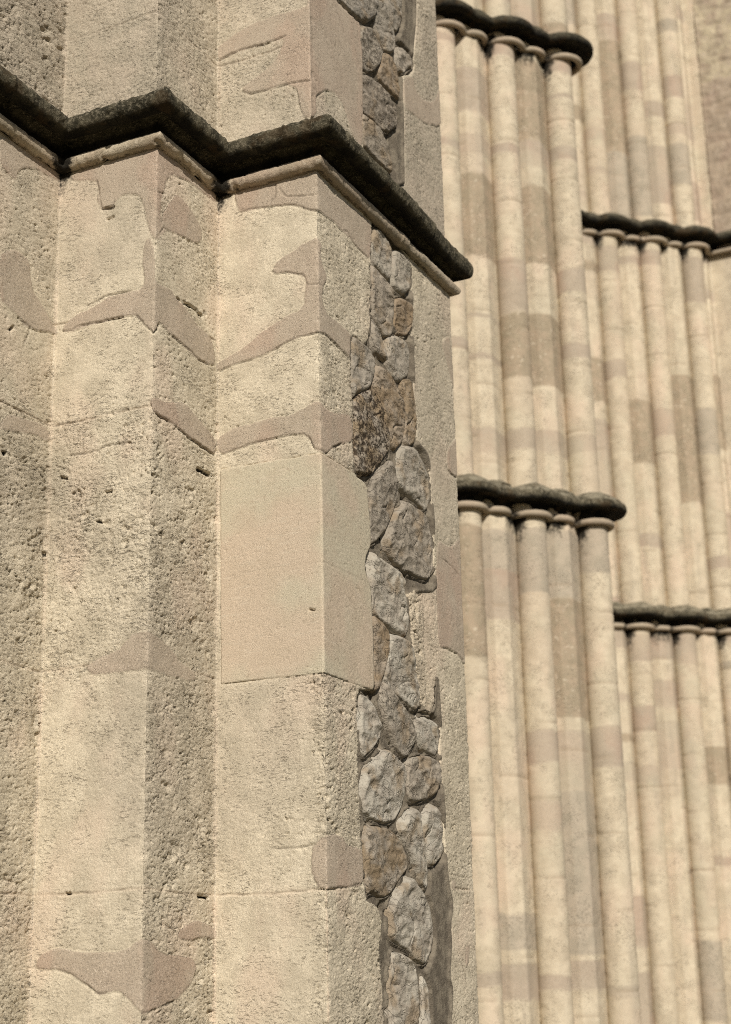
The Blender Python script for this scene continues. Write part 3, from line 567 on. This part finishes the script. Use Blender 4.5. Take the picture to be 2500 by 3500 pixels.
for i, q in enumerate(USTONES):
    t, ir, dk = TU[i]; stone(PUPP, q, t, ir, dk, b2, None, i+40)

# string course on the buttress
def sweep_mitre(P, first, last, prof, ds):
    """prof: list of (p, z); returns grid rows=along, cols=profile"""
    P = np.array(P); L = np.linalg.norm(np.diff(P, axis=0), axis=1); T = np.diff(P, axis=0)/L[:, None]
    Nn = np.stack([T[:, 1], -T[:, 0]], 1)
    prof = np.array(prof); rows = []; sv = []; s0 = -S_OFF
    for k in range(len(L)):
        if first <= k <= last:
            def corner(j, p):
                if j == 0: return P[0]+Nn[0]*p
                if j == len(P)-1: return P[-1]+Nn[-1]*p
                return P[j]+(Nn[j-1]+Nn[j])*p
            u = np.linspace(0, 1, max(2, int(L[k]/(ds if 3 <= k <= 7 else .02))))
            if k != last: u = u[:-1]
            a = np.array([corner(k, p) for p in prof[:, 0]]); b = np.array([corner(k+1, p) for p in prof[:, 0]])
            q = a[None]*(1-u)[:, None, None]+b[None]*u[:, None, None]
            rows.append(np.concatenate([q, np.broadcast_to(prof[None, :, 1:2], (len(u), len(prof), 1))], -1)); sv.append(s0+u*L[k])
        s0 += L[k]
    return np.concatenate(rows), np.concatenate(sv)
def resample(pr, d):
    pr = np.array(pr, float); out = []
    for a, b in zip(pr[:-1], pr[1:]):
        n = max(1, int(np.linalg.norm(b-a)/d)); out += [a+(b-a)*i/n for i in range(n)]
    return np.array(out+[pr[-1]])
def grid_normals(G):
    du = np.gradient(G, axis=0); dv = np.gradient(G, axis=1)
    n = np.cross(du, dv); return n/(np.linalg.norm(n, axis=2, keepdims=True)+1e-12)
LIP = [(-.05, 3.125), (.0, 3.10), (.085, 3.062), (.104, 3.050), (.114, 3.036), (.115, 3.018), (.110, 3.000), (.096, 2.989), (.078, 2.985), (.060, 2.989), (.045, 3.001), (.03, 3.006),
       (.012, 3.002), (.0, 2.990), (-.006, 2.972), (-.006, 2.955), (-.03, 2.945)]
def smooth_prof(pr, n=2):
    p = np.array(pr)
    for _ in range(n):
        q = [p[0]]
        for a, b in zip(p[:-1], p[1:]): q += [.75*a+.25*b, .25*a+.75*b]
        p = np.array(q+[p[-1]])
    return p
prof = resample(smooth_prof(LIP), .0045)
G, sv = sweep_mitre(PLOW, 0, 8, prof, .0055)
nr = grid_normals(G)
X, Y, Z = G[..., 0], G[..., 1], G[..., 2]
hh = .006*fbm(X*9, Y*9, Z*9, 3)+.0065*fbm(X*42, Y*42, Z*42, 4, gain=.7)-.004*sst(.3, .55, perlin(X*24, Y*24, Z*24))
for sj in (.62, 1.15, 1.62, 1.99, 2.30, 2.72, 2.99, 3.23):
    hh = hh-.007*np.exp(-((sv[:, None]-sj-.004*perlin(0*Z, Z*40, 0*Z+sj))/.0032)**2)
hh = hh+(-.006*sst(2.74, 2.75, sv)+.007*sst(2.99, 3.0, sv)-.005*sst(3.23, 3.24, sv))[:, None]
hh = hh*(.12+.88*sst(2.985, 3.015, Z))
G = G+nr*hh[..., None]
# the far end of the ledge is worn back
wn_ = .32*sst(2.5, 3.3, sv)[:, None]
G[..., 0] -= np.where(G[..., 0] > -2.402, (G[..., 0]+2.402)*wn_, 0)
G[..., 1] -= np.where((G[..., 1] > 5.838), (G[..., 1]-5.838)*wn_, 0)
G[..., 2] += .012*sst(2.5, 3.3, sv)[:, None]*sst(2.98, 3.03, G[..., 2])
lip_front = sst(2.986, 3.004, Z+.006*perlin(X*20, Y*20, Z*20)); top_ = .35*sst(3.05, 3.07, Z)  # front mossy; the black left below stands in for shade in the hollow
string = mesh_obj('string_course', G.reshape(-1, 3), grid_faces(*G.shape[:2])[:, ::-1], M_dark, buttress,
                  {'m1': np.stack([lip_front, top_, 0*lip_front], -1).reshape(-1, 3)})
# the small roll under it
th = np.linspace(0, 2*np.pi, 29)[:-1]
rc = [(.008+.0265*math.cos(t), 2.925+.0265*math.sin(t)) for t in th]
G, sv = sweep_mitre(PLOW, 0, 8, rc, .0055)
cen = np.array([.008, 2.925])
X, Y, Z = G[..., 0], G[..., 1], G[..., 2]
c3 = G.mean(1, keepdims=True)
dirn = G-c3; dirn /= np.linalg.norm(dirn, axis=2, keepdims=True)
hh = .0035*fbm(X*16, Y*16, Z*16, 3)+.0022*fbm(X*70, Y*70, Z*70, 2)
hh -= .009*sst(.25, .5, perlin(X*18+5, Y*18, Z*22))*((sv < 1.9)*.9+.25)[:, None]
for sj in (1.86, 2.0, 2.09, 2.36, 2.55, 2.83, .80, 1.12): hh = hh-.004*np.exp(-((sv[:, None]-sj-.004*perlin(0*Z, Z*40, 0*Z+sj))/.003)**2)
hh = hh+(.003*sst(2.826, 2.832, sv)-.008*sst(2.90, 2.91, sv)+.004*sst(2.97, 3.05, sv))[:, None]
G = G+dirn*hh[..., None]
soot_shade = np.zeros(G.shape[:2])
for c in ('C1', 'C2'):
    ds_ = sv-SV[c]; soot_shade = np.maximum(soot_shade, (np.where(ds_ > 0, np.exp(-ds_/.05), np.exp(ds_/.06))*1.0)[:, None]+0*Z)  # corner darkness: stain together with painted occlusion
soot_shade = np.maximum(soot_shade, .5*sst(2.902, 2.897, Z))  # underside painted darker
cemr = ((sv > 1.80) & (sv < 2.84)).astype(float)[:, None]*np.ones_like(Z)
grr = ((sv > 2.5)*.7)[:, None]*np.ones_like(Z)
mesh_obj('roll_moulding', G.reshape(-1, 3), grid_faces(G.shape[0], G.shape[1], True)[:, ::-1], M_stone, string,
         {'m1': np.stack([cemr*.9, 0*cemr, soot_shade], -1).reshape(-1, 3), 'm2': np.stack([0*grr, grr, .35+.4*sst(-.3, .3, perlin(X*7, Y*7, Z*7))], -1).reshape(-1, 3), 'm3': np.tile(np.array([[.35, 0., 0.]]), (G.shape[0]*G.shape[1], 1))})

# ------------------------------------------------------------------ the shafted piers beyond
RS = .100
def band_masks(bands, Z, w):
    m = np.zeros(Z.shape+(3,))
    for z0, z1, k in bands:
        v = sst(z0-.008, z0+.008, Z+w)*sst(z1+.008, z1-.008, Z+w*.8)
        m[..., k] = np.maximum(m[..., k], v)
    return m
ZS = (2.925, 6.345)          # heights of the roll mouldings under the two string courses
def shaft(cx, cy, z0, z1, bands, parent, seed, r=RS, soot_shade_top=True):
    th = np.linspace(0, 2*np.pi, 33)[:-1]
    z = np.arange(z0, z1+.01, .013)
    T, Z = np.meshgrid(th, z)
    x, y = cx+r*np.cos(T), cy+r*np.sin(T)
    h = .0028*fbm(x*9, y*9, Z*12, 3)+.0022*fbm(x*40, y*40, Z*50, 3)-.003*sst(.3, .55, perlin(x*20, y*20, Z*26))
    w = .02*fbm(x*9+seed, y*9, Z*3, 3)+.03*np.sin(T+seed)*perlin(0*Z+seed, 0*Z, Z*2)
    bm = band_masks(bands, Z, w)
    h = h*(1-.7*bm[..., 0])
    j = np.abs((Z+seed*.37) % .46-.23); jl = np.exp(-(j/.007)**2)*sst(-.3, .1, perlin(x*4, y*4, Z*2)); h -= .006*jl
    V = np.stack([cx+(r+h)*np.cos(T), cy+(r+h)*np.sin(T), Z], -1).reshape(-1, 3)
    bm[..., 2] = np.maximum(bm[..., 2], .7*jl)
    strk = .45*sst(.15, .5, fbm(x*12+seed, y*12, Z*.9, 3)); bm[..., 1] = np.maximum(bm[..., 1], strk)
    # under the ring on one side: soot stain and the ring's shadow painted together
    soot_shade = (.95*np.exp(-(z1-Z)/.15)*sst(.2, .95, np.cos(T-math.radians(222))) if soot_shade_top else 0*Z)
    wet = (.62 if z0 < 4 else .40)*np.exp(-(Z-z0-.12)/.045) if not soot_shade_top or z0 > 0 else 0*Z
    soot_shade = np.maximum(soot_shade, wet*sst(-.2, .3, perlin(x*5, y*5, Z)))
    warm = sst(.0, .4, perlin(x*.7+seed, y*.7, Z*1.4))
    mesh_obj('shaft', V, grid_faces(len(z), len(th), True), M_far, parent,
             {'m1': np.stack([bm[..., 0], .55*warm, soot_shade], -1).reshape(-1, 3),
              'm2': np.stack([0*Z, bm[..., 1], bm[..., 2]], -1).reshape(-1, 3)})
def body(P, z0, z1, parent, bandf, seed, name='pier_core', dz=.016, dsx=.012):
    P = np.array(P); L = np.linalg.norm(np.diff(P, axis=0), axis=1); S0 = np.concatenate([[0], np.cumsum(L)])
    s = []
    for k in range(len(L)): s.append(np.linspace(S0[k], S0[k+1], max(2, int(L[k]/(dsx if L[k] < 1 else .03))+1))[:-1])
    s = np.concatenate(s+[[S0[-1]]])
    i = np.clip(np.searchsorted(S0, s, side='right')-1, 0, len(L)-1)
    T = np.diff(P, axis=0)/L[:, None]; Nn = np.stack([T[:, 1], -T[:, 0]], 1)
    pos = P[i]+T[i]*(s-S0[i])[:, None]; nn = Nn[i]
    z = np.arange(z0, z1+dz*.5, dz)
    X = np.broadcast_to(pos[:, 0], (len(z), len(s))); Y = np.broadcast_to(pos[:, 1], X.shape); Z = np.broadcast_to(z[:, None], X.shape); S = np.broadcast_to(s, X.shape)
    h = .0022*fbm(X*12, Y*12, Z*12, 3)-.003*sst(.3, .55, perlin(X*20, Y*20, Z*26))
    w = .02*fbm(X*9+seed, Y*9, Z*3, 3)
    bm = bandf(S, Z, w)
    j = np.abs((Z+seed*.21+np.floor(S/.3)*.17) % .52-.26); jl = np.exp(-(j/.007)**2)*sst(-.3, .1, perlin(X*4, Y*4, Z*2)); h = h-.005*jl; bm[..., 2] = np.maximum(bm[..., 2], .7*jl)
    bm[..., 1] = np.maximum(bm[..., 1], .45*sst(.15, .5, fbm(X*12+seed, Y*12, Z*.9, 3)))
    V = np.stack([X+nn[None, :, 0]*h, Y+nn[None, :, 1]*h, Z+0*h], -1).reshape(-1, 3)
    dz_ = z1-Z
    soot_shade = .85*np.exp(-(dz_-.06)/.11)*sst(-.3, .25, perlin(X*7, Y*7, 0*Z))  # core darkened below the ring: stain and ring shadow in the colour
    warm = sst(.0, .4, perlin(X*.9+seed, Y*.9, Z*1.4))
    mesh_obj(name, V, grid_faces(*X.shape), M_far, parent,
             {'m1': np.stack([bm[..., 0], .55*warm, soot_shade], -1).reshape(-1, 3), 'm2': np.stack([0*Z, bm[..., 1], bm[..., 2]], -1).reshape(-1, 3)})

LIP_FAR = [(-.05, 3.150), (.0, 3.122), (.076, 3.076), (.085, 3.068), (.086, 3.056), (.103, 3.050), (.113, 3.034), (.113, 3.010), (.104, 2.996), (.088, 2.990), (.074, 2.990), (.055, 2.997), (.035, 3.000),
       (.015, 2.994), (.002, 2.982), (-.006, 2.968), (-.006, 2.955), (-.03, 2.945)]
def make_pier(t, a, b, S_ref, ks, end, bands_s, bands_p, root, tail, shifts, tops, ZS):
    """stepped pier: nook shafts in the re-entrant corners. t: unit trend, S_ref: centre of shaft 0"""
    t = np.array(t); nv = np.array([t[1], -t[0]])
    c = .08; ch = .07
    step = np.array([a, b])
    cor = {k: np.array(S_ref)-np.array([c, -c])+step*k for k in ks}
    def plan(off):
        P = []
        for k in ks:
            C = cor[k]+off
            P += [C]
            if k == ks[-1] and end is not None:
                P += [C+np.array(q) for q in end]
            else:
                P += [C+(a-ch, 0), C+(a, ch), C+(a, b-.12), C+(a-.016, b-.115), C+(a-.016, b)]
        return P
    def prims():
        D = []
        for k in ks:
            C = cor[k]; sh = C+np.array([c, -c]); D.append((sh@t, sh@nv, RS))
            if not (k == ks[-1] and end is not None):
                v = C+np.array([a-.085, .085]); D.append((v@t, v@nv, .035))
        return D
    D = prims(); o_floor = cor[ks[0]]@nv+.085
    s_first = (cor[ks[0]])@t; last = cor[ks[-1]]+np.array([c, -c]); s_last, o_last = last@t, last@nv
    def O(s, p):
        o = np.full(s.shape, o_floor-.02*float(sst(.06, .11, p)))+p
        for (ds, do, r) in D:
            r_ = r if r == RS else (r+.035 if p < .058 else r+.010)
            q = (r_+p)**2-(s-ds)**2
            o = np.maximum(o, np.where(q > 0, do+np.sqrt(np.clip(q, 0, None)), -1e3))
        if tail == 'wall':
            ce = cor[ks[-1]]+np.array([.22, .08]); se, oe = ce@t, ce@nv
            o = np.maximum(o, np.where(s > se-.05, oe+(s-se)*(nv[0]/t[0])*1.0+p*(1/t[0]), -1e3))
        return o
    def band_sweep(prof, zc, closed):
        s_end = s_last if tail == 'round' else s_last+3.0
        s = np.arange(s_first, s_end, .010)
        rows = []
        for p, z in prof:
            o = O(s, p)
            sg = (.008 if p < .058 else .012)/.010; kk = np.arange(-8, 9); gk = np.exp(-.5*(kk/sg)**2); gk /= gk.sum()
            osm = np.convolve(np.pad(o, 8, mode='edge'), gk, 'valid'); wE = sst(s_last-.10, s_last-.02, s) if tail == 'round' else 0
            o = osm*(1-wE)+o*wE
            pts = np.stack([s, o], 1)
            if tail == 'round':
                R = RS+p; A_ = np.linspace(0, math.pi-math.acos(t[0]), 40)
                e = np.stack([s_last+R*np.sin(A_), o_last+R*np.cos(A_)], 1)
                q_ = np.linspace(.02, 2.2, 60)
                bk = np.stack([e[-1, 0]-q_*t[0], e[-1, 1]-q_*nv[0]], 1)
                pts = np.concatenate([pts, e, bk])
            xy = pts[:, 0:1]*t+pts[:, 1:2]*nv
            rows.append(np.concatenate([xy, np.full((len(xy), 1), zc+z)], 1))
        return np.stack(rows, 1)       # along x profile
    for st, (z0, z1) in enumerate(((-1.6, ZS[0]), (ZS[0], ZS[1]), (ZS[1], 10.6))):
        off = shifts[st][0]*t
        def bf(S, Z, w, st=st):
            m = np.zeros(Z.shape+(3,)); per = None
            P = np.array(plan(off)); L = np.linalg.norm(np.diff(P, axis=0), axis=1); S0 = np.concatenate([[0], np.cumsum(L)])
            for q, k in enumerate(ks):
                i0 = q*6; i1 = min(i0+6, len(S0)-1)
                if k == ks[-1] and tail == 'wall': i1 = len(S0)-2
                sel = ((S >= S0[i0]) & (S <= S0[i1]))[..., None]
                m = np.where(sel, band_masks(bands_p.get((st, k), auto_bands(k*7+st, z0, z1)), Z, w), m)
            return m
        body(plan(off), z0, z1+.06, root, bf, st*3+1)
        for k in ks:
            if (st, k) in tops: continue
            C = cor[k]+off+np.array([c, -c])
            shaft(C[0], C[1], z0, z1, bands_s.get((st, k), auto_bands(k*5+st+2, z0, z1)), root, (k*3+st*1.7) % 6.1, soot_shade_top=st < 2)
    for zc in ZS:
        pr = resample(smooth_prof([(p, z-2.925) for p, z in LIP_FAR]), .010)
        pr = np.array(pr); pr[:, 0] += .018
        G = band_sweep(pr, zc, False)
        n_ = grid_normals(G); X, Y, Z = G[..., 0], G[..., 1], G[..., 2]
        hh = (.006*fbm(X*9, Y*9, Z*9, 3)+.004*fbm(X*35, Y*35, Z*35, 3))*sst(.02, .07, Z-zc)
        G = G+n_*hh[..., None]
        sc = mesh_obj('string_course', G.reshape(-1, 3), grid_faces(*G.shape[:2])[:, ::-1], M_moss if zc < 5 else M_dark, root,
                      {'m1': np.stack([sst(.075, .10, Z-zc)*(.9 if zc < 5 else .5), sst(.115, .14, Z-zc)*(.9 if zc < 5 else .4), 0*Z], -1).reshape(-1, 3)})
        rc = [(.026+.022*math.cos(q), .022*math.sin(q)) for q in np.linspace(0, 2*np.pi, 19)[:-1]]
        G = band_sweep(rc, zc, True)
        X, Y, Z = G[..., 0], G[..., 1], G[..., 2]
        ce = G.mean(1, keepdims=True); dn = G-ce; dn /= np.linalg.norm(dn, axis=2, keepdims=True)
        G = G+dn*(.003*fbm(X*14, Y*14, Z*14, 3))[..., None]
        one = np.ones(G.shape[:2])
        sidx = (G.mean(1)[:, :2]@t)[:, None]*one
        so = .0*one
        for (ds, do, r) in D:
            if r == RS: so = np.maximum(so, .55*np.exp(-((sidx-ds+.15)/.035)**2))
        mesh_obj('ring_moulding', G.reshape(-1, 3), grid_faces(G.shape[0], G.shape[1], True)[:, ::-1], M_far, sc,
                 {'m1': np.stack([.8*one, 0*one, so], -1).reshape(-1, 3), 'm2': np.stack([0*one, .3*one, .45*one], -1).reshape(-1, 3)})
    return cor
def auto_bands(seed, z0, z1):
    r = np.random.RandomState(1000+seed*13); out = []; z = z0+r.rand()*.5
    while z < z1:
        k = r.choice([0, 0, 0, 1, 2]); L = r.choice([.06, .1, .16, .4, .7]); out.append((z, z+L, k)); z += L+.15+r.rand()*.8
    out.append((z1-.10-.06*r.rand(), z1+.1, 0)); return out
def cam_point(lat, dep): return np.array([R0.x*lat+fh.x*dep, R0.y*lat+fh.y*dep])
B1S= {(1, -1): [(6.22, 6.28, 0), (5.42, 5.48, 0), (3.97, 4.05, 0)], (1, 0): [(6.24, 6.36, 0), (5.48, 5.55, 0), (4.3, 4.7, 0), (3.85, 4.3, 2), (3.36, 3.5, 0)], (1, 1): [(6.23, 6.35, 0), (6.02, 6.05, 0), (5.54, 5.64, 0), (4.54, 4.71, 0), (4.07, 4.17, 0), (3.4, 3.52, 0)], (0, -1): [(1.98, 2.8, 2), (0.08, 0.16, 0)], (0, 0): [(2.42, 2.85, 1), (1.37, 1.56, 0), (0.96, 1.15, 0), (0.05, 0.13, 0)], (0, 1): [(2.6, 2.94, 1), (1.36, 1.61, 0), (-0.0, 0.07, 0)]}
B1P= {(1, -1): [(5.74, 6.08, 0), (5.43, 5.57, 0), (4.67, 5.28, 2), (4.23, 4.26, 0), (3.94, 3.98, 0), (3.31, 3.47, 0)], (1, 0): [(5.64, 6.27, 2), (5.43, 5.64, 0), (4.71, 5.29, 2), (3.83, 4.34, 2), (3.37, 3.52, 0)], (0, -1): [(2.55, 2.8, 1), (2.23, 2.55, 0), (0.28, 0.48, 1), (0.0, 0.2, 0)], (0, 0): [(2.41, 2.85, 1), (1.65, 2.41, 2), (1.21, 1.57, 0), (0.25, 1.21, 1), (0.05, 0.22, 0)]}
B2S= {(2, 0): [(7.43, 7.56, 0), (7.09, 7.16, 0)], (1, 0): [(6.14, 6.38, 0), (5.12, 5.29, 0)], (2, 1): [(8.02, 8.32, 0), (6.73, 7.55, 1)], (2, 2): [(8.73, 8.87, 1), (8.03, 8.27, 0), (7.63, 7.75, 0), (7.12, 7.54, 1)], (1, 1): [(6.26, 6.4, 0), (4.63, 4.88, 0)], (1, 2): [(5.95, 6.39, 0), (4.51, 4.93, 1), (3.47, 3.58, 0)], (0, 0): [(2.64, 2.87, 0), (2.06, 2.27, 0), (1.63, 1.77, 0)], (0, 1): [(2.63, 2.89, 0), (-0.2, 0.42, 1)]}
B2P= {(2, 0): [(8.54, 8.83, 0), (7.37, 8.54, 2), (6.66, 7.37, 1)], (2, 1): [(7.8, 7.97, 0), (6.91, 7.5, 0)], (1, 0): [(6.26, 6.33, 0), (4.38, 4.96, 2), (3.63, 3.75, 0)], (1, 1): [(4.06, 5.24, 2)], (0, 0): [(2.67, 2.86, 0), (2.27, 2.49, 0), (1.76, 2.16, 0)], (0, 1): [(1.65, 1.96, 2), (1.0, 1.07, 0)]}
bw = math.cos(0)
t1 = (.602, .799)
S0a = cam_point(.1069*9.75, 9.75)
end1 = [(.10, 0), (.12, .02), (.12, .10), (-3.2, .10)]
# the sum a*t, b*t must follow the trend
pier1 = thing('shafted_pier', 'middle pier of clustered round shafts whose blackened string course ends in a rounded tip', 'pier')
make_pier(np.array([.286, .379])/math.hypot(.286, .379), .286, .379, S0a, [-3, -2, -1, 0, 1], end1, B1S, B1P, pier1, 'round', [(0., 0), (-.04, 0), (-.045, 0)], set(), (2.925, 6.345))
pier2 = thing('shafted_pier', 'farthest pier of clustered round shafts, below the blurred rubble wall', 'pier')
S0b = cam_point(.1717*13.0, 13.0)
end2 = [(.16, 0), (.19, .03), (.19, .12), (4.2, .12)]
cor2 = make_pier(np.array([1, 1])/math.sqrt(2), .304, .304, S0b, [-3, -2, -1, 0, 1, 2], end2, B2S, B2P, pier2, 'wall', [(0., 0), (-.03, 0), (-.07, 0)], set(), (2.925, 6.50))

# rubble wall over the far pier
rw = thing('rubble_wall', 'blurred pinkish brown rubble wall beside the farthest shafts at upper right', 'wall')
x0, y0 = cor2[2][0]+.26, cor2[2][1]+.062
xs = np.arange(x0, x0+4.0, .014); zs = np.arange(6.54, 10.6, .016)
X, Z = np.meshgrid(xs, zs)
# irregular stones in rough courses
cz = .15; rr = np.random.RandomState(5)
pts = []
zc = 6.3
while zc < 10.7:
    hgt = rr.uniform(.08, .19); xx = x0-.3+rr.rand()*.2
    while xx < x0+4.2:
        wd = rr.uniform(.10, .42); pts.append((xx+wd/2, zc+hgt/2, wd/2, hgt/2)); xx += wd
    zc += hgt
pts = np.array(pts)
best = np.full(X.shape, -9.); idx = np.zeros(X.shape, int)
wx = X+.05*fbm(X*5, Z*5, 0*X, 3); wz = Z+.06*fbm(X*4+7, Z*5, 0*X, 3)
for i, (px, pz, w_, h_) in enumerate(pts):
    mk = (np.abs(X[0]-px) < w_+.05); mz = (np.abs(Z[:, 0]-pz) < h_+.05)
    if not mk.any() or not mz.any(): continue
    sl_ = np.ix_(mz, mk)
    d = np.minimum(w_-np.abs(wx[sl_]-px), h_-np.abs(wz[sl_]-pz))-.006
    b_ = best[sl_]; u = d > b_; b_[u] = d[u]; best[sl_] = b_
    ii = idx[sl_]; ii[u] = i; idx[sl_] = ii
h = .007*sst(-.010, .03, best+.02*fbm(X*12, Z*12, 0*X+9, 3))+.016*fbm(X*11, Z*11, 0*X+2, 4)
pal = np.array([(.38, .305, .225), (.36, .285, .21), (.40, .325, .24), (.37, .30, .225), (.345, .27, .20), (.385, .305, .225)])
ci = rr.randint(0, len(pal), len(pts)); col = pal[ci[idx]]
big = (pts[idx][..., 1] > 8.35)
col = np.where(big[..., None], np.array([.47, .40, .28])*(1+.1*perlin(X*3, Z*3, 0*X))[..., None], col)
col = np.where(best[..., None] < .002, .9*col+.1*np.array([.17, .12, .09]), col)
m, nt, b, co = new_mat('rubble_wall_stone'); N = NB(nt, co)
tint, *_ = N.attr('tint')
c_ = N.mix(N.ramp(N.noise(7, 5, .7), .42, .62, 0, .75), tint, (.27, .215, .16))
c_ = N.mix(N.ramp(N.noise(13, 4, .7), .5, .66, 0, .6), c_, (.44, .36, .28))
c_ = N.mix(N.ramp(N.noise(5, 3, .6), .5, .65, 0, .5), c_, (.34, .255, .20))
nt.links.new(c_, b.inputs['Base Color']); N.bump(N.noise(40, 4, .6), b, 1, .008)
mesh_obj('wall_face', np.stack([X, y0-h, Z], -1).reshape(-1, 3), grid_faces(*X.shape), m, rw, {'tint': col.reshape(-1, 3)})

# ------------------------------------------------------------------ ground
m, nt, b, co = new_mat('ground_grass'); N = NB(nt, co)
c_ = N.mix(N.ramp(N.noise(.8, 5, .6), .4, .6), (.10, .095, .05), (.15, .125, .08))
nt.links.new(c_, b.inputs['Base Color']); N.bump(N.noise(30, 5, .7), b, 1, .01)
g = mesh_obj('ground', [(-150, -150, 0), (150, -150, 0), (150, 150, 0), (-150, 150, 0)], [(0, 1, 2, 3)], m, None, lift=False, smooth=False)
g['kind'] = 'structure'
